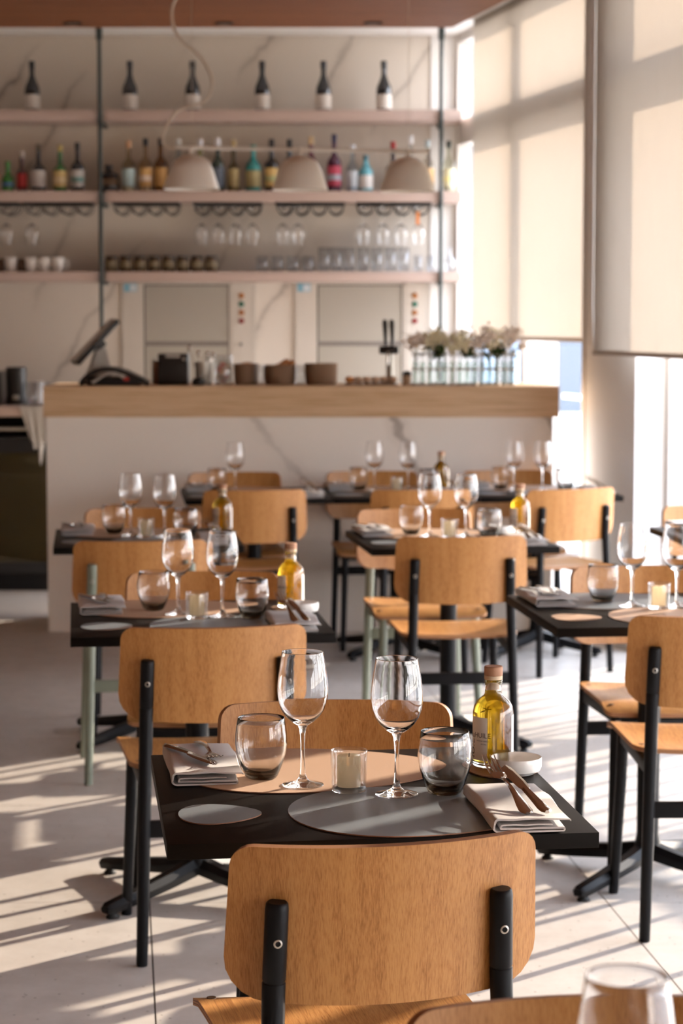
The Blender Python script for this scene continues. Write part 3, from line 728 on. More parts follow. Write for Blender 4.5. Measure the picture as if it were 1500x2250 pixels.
TAB = [  # name, centre x, y, rotation, description
 ('T1', .0253, 3.626, 6.9, 'focused front table'),
 ('T2', -.383, 5.786, 6.9, 'table just behind the focused one'),
 ('T3', -.705, 7.948, 6.5, 'third table, fridge side'),
 ('T4', -.396, 10.003, 5.9, 'bar-side table, fridge end'),
 ('T5', .253, 10.070, 5.9, 'middle bar-side table'),
 ('T6', .902, 10.137, 5.9, 'window-end bar-side table'),
 ('T7', .386, 7.918, 7.5, 'table behind the central chair'),
 ('T8', .839, 5.953, 6.5, 'table cut by the frame'),
 ('T9', 1.538, 8.048, 7.0, 'table beside the white column'),
 ('T0', .25, 1.78, 4.0, 'table below the frame'),
]
TD_ = {n: (x, y, math.radians(r), d) for n, x, y, r, d in TAB}
pt = table()
tl = {'T1': 'black square bistro table in sharp focus, fully laid', 'T2': 'black square bistro table behind the focused one, backlit settings on it',
 'T3': 'black bistro table third from the front, sage green chair before it', 'T4': 'black bistro table at the bar, fridge end of the row of three',
 'T5': 'black bistro table at the bar, middle of the row of three', 'T6': 'black bistro table at the bar, window end of the row of three',
 'T7': 'black bistro table behind the oak chair in the middle of the room', 'T8': 'black bistro table cut by the picture edge, beige coaster on its corner',
 'T9': 'black bistro table corner showing beside the white column', 'T0': 'black bistro table just below the bottom frame edge'}
for i, (n, x, y, r, d) in enumerate(TAB):
    o = put(pt, i == 0, (x, y, 0), math.radians(r), tl[n])
    if n in ('T4', 'T5', 'T6'): o.scale = (.648/.66, 1, 1)

pc = chair(black_metal, 'black'); ps = chair(sage_metal, 'sage')
def place_chair(px, d, rot, label, proto, first, back=True):
    """d = distance of the top of the backrest; rot in degrees, 0 faces away from the viewer"""
    r = math.radians(rot); bxp = (px-750)*d/4850
    off = Matrix.Rotation(r, 2) @ Vector((0, -.245))
    return put(proto, first, (bxp-off.x, d-off.y, 0), r, label)
CH = [
 (860, 3.0, 13.0, 'large oak chair nearest the camera in focus, back to the viewer, black frame', 0),
 (735, 4.13, 183, 'oak chair facing the viewer at the far side of the focused table', 0),
 (471, 5.15, 9.5, 'oak chair with black frame pulled up to the second table, back to the viewer', 0),
 (444, 6.29, 184, 'oak chair facing the viewer behind the second table', 0),
 (308, 7.19, 8, 'oak chair with sage green legs, back to the viewer, before the third table', 1),
 (311, 8.45, 185, 'oak chair facing the viewer at the far side of the third table', 0),
 (560, 9.36, 7, 'oak chair, back to the viewer, behind the third table at the bar-side row', 0),
 (514, 10.48, 186, 'oak chair against the marble bar front, fridge end of the row', 0),
 (930, 9.38, 5, 'oak chair mostly hidden behind the candle and glasses of the middle-row table', 0),
 (815, 10.55, 186, 'oak chair against the marble bar front, middle of the row', 0),
 (1264, 9.43, 26, 'oak chair turned slightly by the window, sunlit seat, back to the viewer', 0),
 (1112, 10.61, 186, 'oak chair against the marble bar front, window end of the row', 0),
 (1018, 7.33, 5, 'oak chair with black frame, back to the viewer, centre of the room', 0),
 (906, 8.42, 187, 'oak chair with sage green legs facing the viewer behind the central oak chair', 1),
 (1590, 5.335, 2, 'oak chair cut by the picture edge, black rear leg beside the focused table', 0),
 (1413, 6.44, 186, 'oak chair facing the viewer behind the table at the picture edge', 0),
 (1572, 8.60, 187, 'oak chair partly in the frame before the white column', 0),
 (1350, 2.285, 182, 'blurred oak chair back rising over the bottom frame edge', 0),
]
used = [True, True]
for px, d, r, lab, s in CH:
    place_chair(px, d, r, lab, (pc, ps)[s], used[s]); used[s] = False

# ------------------------------------------------------------------ place settings
protos = dict(w=wine_glass(), t=tumbler(), c=candle_glass(), k=candle(), o=oil_bottle(), d=dish(), n=napkin(), f=fork(), b=knife(),
 g=egg_sheet('placemat', .215, .175, grey_leather, 'x', 'placemat', 'egg shaped leather placemats'),
 h=egg_sheet('placemat', .235, .185, beige_leather, 'x', 'placemat', 'egg shaped leather placemats'),
 q=egg_sheet('leather_coaster', .066, .068, grey_leather, 'x', 'coaster', 'egg shaped leather coasters', .3),
 r=egg_sheet('leather_coaster', .066, .062, beige_leather, 'x', 'coaster', 'egg shaped leather coasters', .3))
first = {k: True for k in protos}
def item(k, T, lx, ly, lab, rz=0, dz=0, rot=None):
    cx, cy_, r, d = TD_[T]
    x = cx+lx*math.cos(r)-ly*math.sin(r); y = cy_+lx*math.sin(r)+ly*math.cos(r)
    if rot: rr = (rot[0], rot[1], r+rot[2])
    else: rr = (0, 0, r+rz)
    o = put(protos[k], first[k], (x, y, TZ+.0006+dz), 0, lab+' on the '+d, rot=rr); first[k] = False
    return o
BASE = dict(w1=(-.055, .042), w2=(.066, -.02), t1=(-.115, .135), t2=(.14, -.04), c=(-.003, -.03), o=(.27, .155), d=(.287, .06))
OVR = {'T1': dict(w1=(-.086, .041), w2=(.060, -.050), t1=(-.150, .110), t2=(.140, -.050), c=(-.014, -.007), o=(.262, .165), d=(.290, .098)),
 'T2': dict(w1=(-.046, .043), w2=(.068, -.016), t1=(-.107, .142), t2=(.143, -.052), c=(-.001, -.043), o=(.265, .150), d=(.285, .040)),
 'T8': dict(w1=(-.041, .041), w2=(.073, 0), t1=(-.098, .145), c=(.020, -.013)),
 'T3': dict(o=(.285, .16)), 'T7': dict(w1=(-.061, .05), w2=(.067, .02), o=(.30, .18), d=(.215, .12)),
 'T5': dict(w1=(-.099, .04), w2=(.049, -.02), t1=(-.165, .10), o=(.22, .10)), 'T6': dict(w1=(-.104, .03), w2=(.018, -.03), t1=(-.155, .10), t2=(.121, -.04)),
 'T4': dict(w1=(-.085, .03), t1=(-.165, .10))}
MT = .0019
def setting(T, skip='', swap=False):
    p = dict(BASE); p.update(OVR.get(T, {}))
    gm, hm = ('h', 'g') if swap else ('g', 'h')
    gn, hn = ('beige', 'blue-grey') if swap else ('blue-grey', 'beige')
    item(gm, T, .085, -.165, '%s leather placemat, near side' % gn, 0)
    item(hm, T, -.055, .175, '%s leather placemat, far side' % hn, PI if False else 0)
    if 'x' not in skip:
        item('r' if swap else 'q', T, -.238, -.155, 'small %s leather coaster near the corner' % gn, .0)
    if 'y' not in skip and 'o' not in skip: item('q' if swap else 'r', T, .268, .135, 'small %s leather coaster under the oil bottle' % hn, 2.3)
    item('w', T, *p['w1'], 'clear wine glass between tumbler and candle', 0, MT)
    if 'w' not in skip: item('w', T, *p['w2'], 'clear wine glass nearer the oil bottle', 0, MT)
    item('t', T, *p['t1'], 'smoke grey tumbler nearer the far napkin', 0, MT)
    if 't' not in skip: item('t', T, *p['t2'], 'smoke grey tumbler nearer the oil bottle', 0, MT)
    if 'c' not in skip:
        item('c', T, *p['c'], 'clear glass candle holder between the wine glasses', 0, MT if T != 'T1' else .0)
        item('k', T, *p['c'], 'ivory candle in the glass holder', 0, (MT if T != 'T1' else .0)+.0092)
    if 'o' not in skip: item('o', T, *p['o'], 'golden olive oil bottle with wooden stopper', 0, MT)
    if 'd' not in skip: item('d', T, *p['d'], 'small white dish before the oil bottle', 0, MT)
    nx, ny = -.247, .192
    item('n', T, nx, ny, 'folded grey napkin, far side', .02, MT)
    item('f', T, nx+.002, .322, 'steel fork on the far napkin', 0, .0255, rot=(0, 0, PI+.10))
    item('b', T, nx-.058, .283, 'steel knife on the far napkin', 0, .0255, rot=(0, 0, PI+.42))
    if 'n' not in skip:
        nx, ny = (.226, -.212) if T == 'T1' else (.235, -.20)
        item('n', T, nx, ny, 'folded grey napkin, near side', .0, MT)
        item('f', T, nx-.002, ny-.108, 'steel fork on the near napkin', 0, .0240, rot=(.20, 0, .13))
        item('b', T, nx+.028, ny-.108, 'steel knife on the near napkin', 0, .0240, rot=(.17, 0, .17))
setting('T1'); setting('T2')
setting('T8', 'od', swap=True)
setting('T7'); setting('T3', 'd')
setting('T5', 'd'); setting('T4', 'wtcod'); setting('T6', 'cod'); 
item('n', 'T9', -.20, .24, 'folded stone-grey napkin', .02, .0)
item('f', 'T9', -.155, .36, 'steel fork on the folded napkin', 0, .0200, rot=(0, 0, PI+.10))
item('w', 'T0', -.005, .05, 'blurred clear wine glass at the bottom frame edge', 0, 0)

# ------------------------------------------------------------------ bar counter and what stands on it
BX0, BX1, BY0, BY1, BZ = -1.449, 1.058, 10.73, 11.36, 1.204
t = empty('bar_counter', ((BX0+BX1)/2, (BY0+BY1)/2, 0), 0, 'white veined marble bar counter with a thick pale oak top', 'bar counter')
hx, hy = (BX1-BX0)/2, (BY1-BY0)/2
bm = nb(); box(bm, (-hx+.012, -hy+.01, 0), (hx-.03, hy-.01, BZ-.150), bev=.002); obj('marble_front', bm, marble_bar, t, False)
bm = nb(); box(bm, (-hx, -hy, BZ-.150), (hx, hy, BZ), bev=.002); obj('worktop', bm, oak_slab, t, False)

def W(px, y): return (px-750)*y/4850
# point-of-sale terminal
t = empty('pos_terminal', (W(215, 11.14), 11.14, BZ), .25, 'tilted touch-screen till on a pale stand at the fridge end of the bar', 'till')
mt = Matrix.Translation((0, 0, .20)) @ Matrix.Rotation(math.radians(-46), 4, 'Y')
bm = nb(); box(bm, (-.15, -.10, 0), (.15, .10, .028), mt, bev=.006); sc_ = obj('screen', bm, blackplastic, t)
bm = nb(); box(bm, (-.145, -.095, .0281), (.145, .095, .0310), mt); obj('bezel', bm, greyplastic, sc_)
bm = nb(); box(bm, (-.03, -.05, -.03), (.03, .05, -.001), mt, bev=.004); obj('hinge', bm, blackplastic, t)
bm = nb(); r_ = [(-.075, .0), (.075, .0), (.055, .10), (.035, .18), (-.005, .18), (-.03, .10)]
A = [bm.verts.new((x, -.05, z)) for x, z in r_]; B = [bm.verts.new((x, .05, z)) for x, z in r_]
bm.faces.new(A); bm.faces.new(B[::-1])
for i in range(6): bm.faces.new((A[i], B[i], B[(i+1) % 6], A[(i+1) % 6]))
obj('stand', bm, greyplastic, t)
# low arched black device
t = empty('label_printer', (W(252, 10.88), 10.88, BZ), 0, 'low arched black device with a pale strap on the bar beside the till', 'printer')
def arch(bm, w_, h, d0, d1, th):
    pr = [(-w_+2*w_*k/14, h*math.sin(PI*min(1, max(0, (k/14)**.8)))) for k in range(15)]
    U = [[bm.verts.new((x, y, z+(th if s else 0))) for x, z in pr] for y in (d0, d1) for s in (0, 1)]
    a, b_, c, d = U
    for k in range(14):
        bm.faces.new((a[k], a[k+1], b_[k+1], b_[k])); bm.faces.new((d[k], d[k+1], c[k+1], c[k])); bm.faces.new((b_[k], b_[k+1], d[k+1], d[k])); bm.faces.new((c[k], c[k+1], a[k+1], a[k]))
    bm.faces.new((a[0], b_[0], d[0], c[0])); bm.faces.new((b_[14], a[14], c[14], d[14]))
bm = nb(); arch(bm, .165, .070, -.08, .10, .022); obj('cover', bm, blackplastic, t)
bm = nb(); box(bm, (-.13, -.07, 0), (.13, .09, .045), bev=.012); obj('body', bm, blackplastic, t)
bm = nb(); tube(bm, spline([(-.10, -.10, .015), (-.04, -.10, .052), (.01, -.10, .062), (.06, -.10, .038)], 5), .007, 10); obj('strap', bm, greyplastic, t)
bm = nb(); cbox(bm, (.068, -.10, .032), (.026, .016, .016), bev=.004); obj('button', bm, M('red button', (.45, .04, .03), .5), t)
# black box
t = empty('receipt_printer', (W(383, 11.0), 11.0, BZ), 0, 'square black printer with a grey slot on the bar', 'printer')
bm = nb(); box(bm, (-.075, -.08, 0), (.075, .08, .155), bev=.008); obj('casing', bm, blackplastic, t)
bm = nb(); box(bm, (-.035, -.084, .135), (.035, -.079, .150)); obj('paper_slot', bm, greyplastic, t)
bm = nb(); lathe(bm, [(0, 0), (.008, 0), (.008, .004), (0, .004)], 14, mat=Matrix.Translation((.055, -.080, .128)) @ Matrix.Rotation(PI/2, 4, 'X')); obj('button', bm, brushed, t)
t = empty('menu_stack', (W(343, 11.05), 11.05, BZ), 0, 'thin upright stack of pale menus leaning beside the black printer', 'menus')
bm = nb(); box(bm, (-.014, -.06, 0), (-.003, .06, .125)); obj('cover', bm, greyplastic, t)
bm = nb(); box(bm, (-.001, -.06, 0), (.013, .06, .118)); obj('cover', bm, M('rust paper', (.40, .22, .15), .8), t)
# jar of utensils
t = empty('utensil_jar', (W(447, 10.98), 10.98, BZ), 0, 'steel jar holding bar spoons beside the black printer', 'utensil jar')
bm = nb(); lathe(bm, [(0, 0), (.038, 0), (.040, .003), (.040, .115), (.037, .115), (.037, .006), (0, .006)], 28); obj('jar', bm, brushed, t)
for i, (a, b_, l_) in enumerate(((-.06, .02, .19), (-.02, .0, .16), (.02, -.02, .155), (.04, .01, .15))):
    o = empty('bar_spoon', (W(447, 10.98)+a*.3, 10.98, BZ+.01), 0, 'steel bar utensil standing in the jar, %s' % ('longest and leaning out', 'with round bright end', 'with black grip', 'shortest of the four')[i], 'bar utensil', 'bar utensils in the jar')
    bm = nb(); tube(bm, [(0, 0, 0), (a*.8, b_, l_*.85)], .003, 8); obj('handle', bm, steel if i != 2 else blackplastic, o)
    bm = nb(); bmesh.ops.create_uvsphere(bm, u_segments=14, v_segments=8, radius=.011, matrix=Matrix.Translation((a*.85, b_, l_*.9)) @ Matrix.Diagonal((1, .5, 1.4, 1))); obj('tip', bm, steel, o)
t = empty('rubber_stopper', (W(436, 10.88), 10.88, BZ), 0, 'round black knob-shaped tool lying before the utensil jar', 'bar tool')
bm = nb(); lathe(bm, [(0, 0), (.026, 0), (.032, .010), (.030, .026), (.018, .038), (0, .040)], 24); obj('head', bm, blackplastic, t)
bm = nb(); tube(bm, [(.0, .02, .02), (.01, .12, .02)], .006, 10); obj('handle', bm, blackplastic, t)
t = empty('sweets_jar', (W(491, 11.0), 11.0, BZ), 0, 'clear glass jar with pink and orange wrapped sweets on the bar', 'jar')
obj_keep('jar', lathe_bm([(0, 0), (.044, 0), (.046, .003), (.046, .145), (.044, .147), (.0435, .145), (.0435, .006), (0, .006)], 32), thin_glass, t)
for i in range(16):
    bm = nb(); a = i*2.4; rr_ = .028*math.sqrt((i % 5)/5)
    bmesh.ops.create_icosphere(bm, subdivisions=1, radius=.013, matrix=Matrix.Translation((rr_*math.cos(a), rr_*math.sin(a), .02+.0055*i)) @ Matrix.Diagonal((1.3, .8, .8, 1)))
    obj('sweet', bm, M('sweet wrapper %d' % (i % 3), ((.6, .20, .18), (.65, .40, .25), (.7, .6, .55))[i % 3], .4), t)
def basket(px, w_, h, lab, y=11.0):
    t = empty('woven_basket', (W(px, y), y, BZ), 0, lab, 'basket', 'brown woven baskets on the bar')
    bm = nb(); lathe(bm, [(0, 0), (w_*.88, 0), (w_*.96, .01), (w_, h*.6), (w_*1.0, h), (w_*.95, h), (w_*.93, h*.6), (w_*.86, .012), (0, .010)], 30); obj('basket_wall', bm, basket_mat, t)
    bm = nb(); lathe(bm, [(w_*.94, h-.006), (w_*1.015, h-.006), (w_*1.02, h+.002), (w_*.94, h+.002), (w_*.94, h-.006)], 30); obj('rim', bm, basket_mat, t)
    return t
basket(541, .062, .102, 'brown woven basket with dark rolls, nearest the sweets jar')
basket(615, .080, .096, 'wide brown woven basket with bread slices, middle of the three')
basket(705, .082, .104, 'brown woven basket without bread showing, nearest the beer tap')
BR = [(528, 10.99, .085, .4, 'dark bread roll in the basket nearest the sweets jar'), (549, 11.0, .090, -.3, 'second dark bread roll in the basket nearest the sweets jar, higher one'),
      (606, 10.98, .080, .5, 'baguette slice leaning out of the middle basket, lower one'), (622, 11.0, .098, .75, 'baguette slice standing tallest in the middle basket'), (636, 11.0, .090, .9, 'baguette slice at the rim of the middle basket, towards the third basket')]
for i, (px, y, z, a, lab) in enumerate(BR):
    bm = nb(); bmesh.ops.create_uvsphere(bm, u_segments=18, v_segments=12, radius=.026, matrix=Matrix.Rotation(-a, 4, 'Y') @ Matrix.Diagonal((1.5, .9, .75, 1)))
    for v in bm.verts: v.co += v.co.normalized()*.002*math.sin(v.co.x*240)
    o = tag(obj('bread_piece', bm, crust), lab, 'bread', 'bread in the baskets'); o.location = (W(px, y), y, BZ+z)
for px, lab in ((571, 'clear glass tumbler on the bar between the first two baskets'), (659, 'clear glass tumbler on the bar between the last two baskets')):
    o = tag(obj_keep('water_tumbler', lathe_bm([(0, 0), (.020, 0), (.023, .100), (.021, .100), (.0185, .006), (0, .006)], 24), thin_glass, None), lab, 'glass', 'clear glasses on the bar'); o.location = (W(px, 10.93), 10.93, BZ)
# dishes with pastry
t = empty('pastry_tray', (W(815, 10.95), 10.95, BZ), 0, 'low tray of glazed pastries on the bar before the beer tap', 'pastry tray')
bm = nb(); box(bm, (-.13, -.05, 0), (.13, .05, .008), bev=.003); obj('tray', bm, basket_mat, t)
for i in range(6):
    x = -.105+i*.042; bm = nb(); bmesh.ops.create_uvsphere(bm, u_segments=16, v_segments=10, radius=.021, matrix=Matrix.Translation((x, random.uniform(-.02, .02), .026)) @ Matrix.Rotation(random.uniform(-.5, .5), 4, 'Z') @ Matrix.Diagonal((1.25, 1, .8, 1)))
    obj('pastry', bm, M('orange glazed pastry', (.62, .26, .08), .4) if i == 0 else M('pale pastry', (.55, .38, .26), .5), t)
# beer tap
t = empty('beer_tap', (W(856, 11.1), 11.1, BZ), 0, 'black beer tap with two upright handles on the bar', 'beer tap')
bm = nb(); lathe(bm, [(0, 0), (.040, 0), (.040, .008), (.018, .014), (.018, .17), (0, .17)], 24); obj('column', bm, brushed, t)
bm = nb(); box(bm, (-.055, -.025, .150), (.045, .025, .190), bev=.010); obj('head', bm, blackplastic, t)
for x in (-.022, .012):
    bm = nb(); tube(bm, [(x, -.01, .19), (x, -.012, .22), (x-.003, -.015, .30), (x-.004, -.016, .322)], [.006, .009, .014, .010], 14); obj('handle', bm, blackplastic, t)
bm = nb(); tube(bm, spline([(-.01, -.02, .165), (-.012, -.055, .155), (-.012, -.062, .12), (-.012, -.062, .098)], 4), .006, 10); obj('spout', bm, steel, t)
t = empty('spice_jar', (W(894, 10.95), 10.95, BZ), 0, 'little jar with a black lid beside the flower vase', 'jar')
bm = nb(); lathe(bm, [(0, 0), (.022, 0), (.023, .045), (0, .045)], 20); obj('jar_body', bm, M('beige spice', (.5, .34, .22), .5), t)
bm = nb(); lathe(bm, [(0, .0455), (.020, .0455), (.023, .055), (.018, .068), (0, .070)], 20); obj('lid', bm, blackplastic, t)

# vase of hinged glass tubes with wild flowers
VY = 10.93
t = empty('flower_vase', (W(1018, VY), VY, BZ), 0, 'long vase of hinged clear glass tubes at the window end of the bar', 'vase')
NTB = 14; tubepos = []
for i in range(NTB):
    x = -.238+i*.0366; y = .020*math.sin(i*1.9)
    tubepos.append((x, y))
    bm = nb(); lathe(bm, [(0, 0), (.011, .001), (.0155, .006), (.0155, .162), (.0145, .163), (.0142, .160), (.0142, .010), (0, .006)], 18, c=(x, y, 0)); tb = obj('tube', bm, thin_glass, t)
    bm = nb(); lathe(bm, [(0, .011), (.0132, .011), (.0132, .115), (0, .115)], 14, c=(x, y, 0)); obj('water', bm, pane_glass('vase water', (.72, .80, .76)) if 'vase water' not in MATS else MATS['vase water'], tb)
    for z in (.006, .078, .150):
        bm = nb(); lathe(bm, [(.0157, z-.006), (.018, z-.006), (.018, z+.006), (.0157, z+.006), (.0157, z-.006)], 18, c=(x, y, 0)); obj('collar', bm, brushed, tb)
def sprig(seed, mat, leafy):
    rnd = random.Random(seed)
    t = empty('wildflower_sprig', (0, 0, 0), 0, 'x', 'flowers', 'wildflowers in the tube vase')
    bs, bl, bf = nb(), nb(), nb()
    for k in range(8):
        a = rnd.uniform(0, 2*PI); sp = rnd.uniform(.01, .055); h = rnd.uniform(.195, .275)
        tip = Vector((math.cos(a)*sp, math.sin(a)*sp*.6, h)); tube(bs, [(0, 0, .02), (tip.x*.15, tip.y*.15, .15), tip], .0012, 5)
        for q_ in range(12 if leafy > 10 else 26):
            p = tip+Vector((rnd.gauss(0, .016), rnd.gauss(0, .012), rnd.gauss(-.008, .014)))
            bmesh.ops.create_icosphere(bf, subdivisions=1, radius=rnd.uniform(.005, .0088), matrix=Matrix.Translation(p))
    for k in range(leafy):
        a = rnd.uniform(0, 2*PI); b_ = rnd.uniform(.3, 1.1); c = Vector((rnd.gauss(0, .012), rnd.gauss(0, .008), rnd.uniform(.160, .212)))
        m_ = Matrix.Translation(c) @ Matrix.Rotation(a, 4, 'Z') @ Matrix.Rotation(b_, 4, 'Y'); L_ = rnd.uniform(.040, .060)
        v = [bl.verts.new(m_ @ Vector(p)) for p in ((0, 0, 0), (L_*.35, .013, .002), (L_*.7, .011, .001), (L_, 0, -.004), (L_*.7, -.011, .001), (L_*.35, -.013, .002))]
        bl.faces.new(v)
    obj('stems', bs, leaf_mat, t); f = obj('blossoms', bf, mat, t); f['kind'] = 'stuff'
    if leafy: l_ = obj('leaves', bl, leaf_mat, t); l_['kind'] = 'stuff'
    else: bl.free()
    return t
VX = W(1018, VY)
SP = [(0, 0, blossom_pink, 0), (1, 2, blossom_mat, 4), (2, 3, blossom_mat, 40), (3, 4, blossom_pink, 0), (4, 6, blossom_mat, 4), (5, 7, blossom_mat, 44), (6, 9, blossom_pink, 5), (7, 10, blossom_mat, 0), (8, 11, blossom_mat, 50), (9, 13, blossom_pink, 3)]
ordn = 'first second third fourth fifth sixth seventh eighth ninth tenth'.split()
for sd, ti, m_, lf in SP:
    s_ = sprig(sd, m_, lf); s_.location = (VX+tubepos[ti][0], VY+tubepos[ti][1], BZ)
    s_['label'] = '%s flower sprig%s in the tube vase, %s from the beer tap' % ('pale pink' if m_ is blossom_pink else 'cream', ' with dark leaves' if lf > 10 else '', ordn[sd])

# ------------------------------------------------------------------ things on the lowest shelf
Z3 = 1.818
gl_small = [(0, 0), (.028, 0), (.031, .003), (.037, .095), (.035, .095), (.029, .008), (0, .008)]
gl_tall = [(0, 0), (.030, 0), (.033, .003), (.038, .150), (.036, .150), (.031, .010), (0, .010)]
def row(px_list, prof, mat, name, cat, grp, lab, y=13.58, parts=None):
    m_ = None
    for i, px in enumerate(px_list):
        if m_ is None:
            m_ = obj_keep(name, lathe_bm(prof, 26), mat, None); o = m_
            if parts: parts(m_)
        else: o = copy_tree(m_)
        tag(o, lab % ordn[i] if '%s' in lab else lab, cat, grp); o.location = (W(px, y), y, Z3)
row((577, 610, 643, 677), gl_small, thin_glass, 'water_glass', 'glass', 'short glasses on the lowest shelf', 'short clear glass on the lowest shelf, %s of four from the brown jars')
row((712, 739, 766, 797, 827, 857, 885), gl_tall, thin_glass, 'highball_glass', 'glass', 'tall glasses on the lowest shelf', 'tall clear glass on the lowest shelf, %s of seven from the short glasses')
row((917, 946), [(0, 0), (.022, 0), (.024, .003), (.028, .10), (.0265, .10), (.023, .008), (0, .008)], thin_glass, 'juice_glass', 'glass', 'small glasses by the end rod', 'narrow clear glass beside the end rod, %s of two')
row((986,), [(0, 0), (.030, 0), (.033, .01), (.033, .07), (.013, .10), (.012, .135), (.018, .145), (.016, .145), (.010, .13), (.011, .10), (.031, .07), (.031, .008), (0, .006)], thin_glass, 'carafe', 'carafe', 'carafe beyond the end rod', 'small clear carafe on the lowest shelf beyond the end rod')
def lidit(m_):
    bm = nb(); lathe(bm, [(0, .083), (.036, .083), (.037, .086), (.037, .096), (.034, .098), (0, .098)], 24); obj('lid', bm, M('dark jar lid', (.03, .02, .015), .35), m_)
    bm = nb(); lathe(bm, [(.0417, .02), (.0417, .062)], 24); obj('label', bm, M('olive jar label', (.22, .17, .10), .6), m_)
row([248+31.2*i for i in range(8)], [(0, 0), (.037, 0), (.041, .005), (.041, .068), (.034, .083), (0, .083)], M('amber brown preserve jar', (.085, .05, .02), .15, coat=.5), 'preserve_jar', 'jar', 'brown jars on the lowest shelf', 'brown lidded jar on the lowest shelf, %s of eight from the black rod', parts=lidit)
def cuphandle(m_):
    bm = nb(); tube(bm, spline([(.040, 0, .070), (.060, 0, .062), (.060, 0, .030), (.036, 0, .022)], 4), .005, 8); obj('handle', bm, porcelain, m_)
row((28, 72, 101, 131), [(0, 0), (.022, 0), (.024, .004), (.036, .03), (.043, .088), (.040, .088), (.033, .03), (0, .012)], porcelain, 'coffee_cup', 'cup', 'white cups on the lowest shelf', 'white coffee cup on the lowest shelf, %s of four from the frame edge', parts=cuphandle)
row((4, 53), [(0, 0), (.030, 0), (.030, .08), (0, .08)], M('brown stoneware', (.09, .05, .03), .4), 'stoneware_cup', 'cup', 'brown cups on the lowest shelf', 'brown stoneware cup among the white ones, %s from the frame edge')
hp = [20, 75, 445, 481, 519, 556, 622, 655, 798, 841, 880, 918]
for i, px in enumerate(hp):
    o = copy_tree(protos['w']); o.location = (W(px, 13.62), 13.62, 2.213); o.rotation_euler = (PI, 0, 0)
    o['label'] = 'wine glass hanging upside down under the middle shelf, %s of twelve from the fridge side' % (ordn+['eleventh', 'twelfth'])[i]
    o['group'] = 'stemware hanging in the racks'
bm = nb(); box(bm, (W(912, 13.5), 13.49, 2.10), (W(920, 13.5), 13.50, 2.18), bev=.002)
tag(obj('hanging_tag', bm, M('orange tag', (.65, .22, .06), .6)), 'small orange strip hanging among the stemware near the end rod', 'tag')

# ------------------------------------------------------------------ wall lifts, back worktop, fridge
def dumbwaiter(px0, lab):
    x0 = W(px0, 13.78); t = empty('dumbwaiter', (x0, 13.8, 0), 0, lab, 'dumbwaiter', 'dumbwaiters in the marble wall')
    w_ = .83
    bm = nb(); box(bm, (0, -.022, .951), (.135, -.002, 1.757)); box(bm, (w_-.165, -.022, .951), (w_-.150, -.002, 1.757)); box(bm, (w_-.02, -.022, .951), (w_, -.002, 1.757)); box(bm, (.135, -.022, 1.745), (w_-.15, -.002, 1.757)); obj('door_frame', bm, pale_steel, t, False)
    bm = nb(); box(bm, (.1352, -.006, .955), (w_-.1502, -.0022, 1.7445)); obj('gap', bm, M('painted door gap shade', (.05, .045, .04), .8), t, False)  # dark sheet standing in for the shade between door and frame
    bm = nb(); box(bm, (.144, -.012, 1.390), (w_-.172, -.0065, 1.738)); obj('upper_door', bm, brushed, t, False)
    bm = nb(); box(bm, (.138, -.020, 1.368), (w_-.168, -.010, 1.388)); obj('handle_bar', bm, M('dark steel strip', (.22, .20, .19), .4, metal=.5), t, False)
    bm = nb(); box(bm, (.144, -.014, .955), (w_-.172, -.0065, 1.366)); obj('lower_door', bm, brushed, t, False)
    bm = nb(); box(bm, (w_-.148, -.026, .951), (w_-.022, -.003, 1.757)); cp = obj('control_panel', bm, pale_steel, t, False)
    for k, (z, c) in enumerate(((1.675, (.35, .13, .03)), (1.623, (.02, .12, .08)), (1.571, (.32, .12, .04)), (1.519, (.22, .02, .02)))):
        bm = nb(); lathe(bm, [(0, 0), (.018, 0), (.018, .006), (.014, .012), (0, .012)], 18, mat=Matrix.Translation((w_-.088, -.026, z)) @ Matrix.Rotation(PI/2, 4, 'X')); obj('call_button', bm, M('call button %d' % k, c, .4), cp)
    bm = nb(); lathe(bm, [(0, 0), (.011, 0), (.011, .006), (0, .006)], 14, mat=Matrix.Translation((w_-.092, -.026, 1.375)) @ Matrix.Rotation(PI/2, 4, 'X')); obj('key_switch', bm, M('dark steel strip'), cp)
    bm = nb(); box(bm, (.012, -.024, 1.70), (.095, -.022, 1.752)); stk = obj('sticker', bm, M('pale blue sticker', (.18, .36, .46), .5), t, False)
    bm = nb(); box(bm, (.050, -.0255, 1.705), (.090, -.0241, 1.745)); obj('sticker_print', bm, M('sticker print', (.55, .60, .62), .5), stk, False)
dumbwaiter(270, 'steel dumbwaiter hatch in the wall behind the black printer')
dumbwaiter(649, 'steel dumbwaiter hatch in the wall behind the beer tap')
t = empty('back_worktop', (-.35, 13.4, 0), 0, 'low taupe worktop along the marble wall behind the bar', 'worktop')
bm = nb(); box(bm, (-.95, -.2, .91), (1.05, .39, .95)); obj('worktop_slab', bm, shelf_mat, t, False)
bm = nb(); box(bm, (-.95, -.15, 0), (1.05, .38, .909)); obj('cabinet_body', bm, black_metal, t, False)
FY = 12.4
t = empty('side_worktop', (-2.3, FY+.45, 0), 0, 'taupe worktop slab over the black glass-door fridge', 'worktop')
bm = nb(); box(bm, (-1.2, -.45, .984), (.96, .80, 1.040), bev=.003); obj('worktop_slab', bm, shelf_mat, t, False)
bm = nb(); box(bm, (-1.2, -.20, .87), (.90, .78, .983)); obj('under_panel', bm, black_metal, t, False)
bm = nb(); box(bm, (.88, -.44, 0), (.95, .78, .983)); obj('side_panel', bm, black_metal, t, False)
bm = nb(); box(bm, (-1.2, -.44, .905), (.88, -.30, .920)); obj('steel_ledge', bm, brushed, t, False)
t = empty('bottle_fridge', (-2.1, FY, 0), 0, 'black glass-door fridge under the side worktop beside the bar', 'fridge')
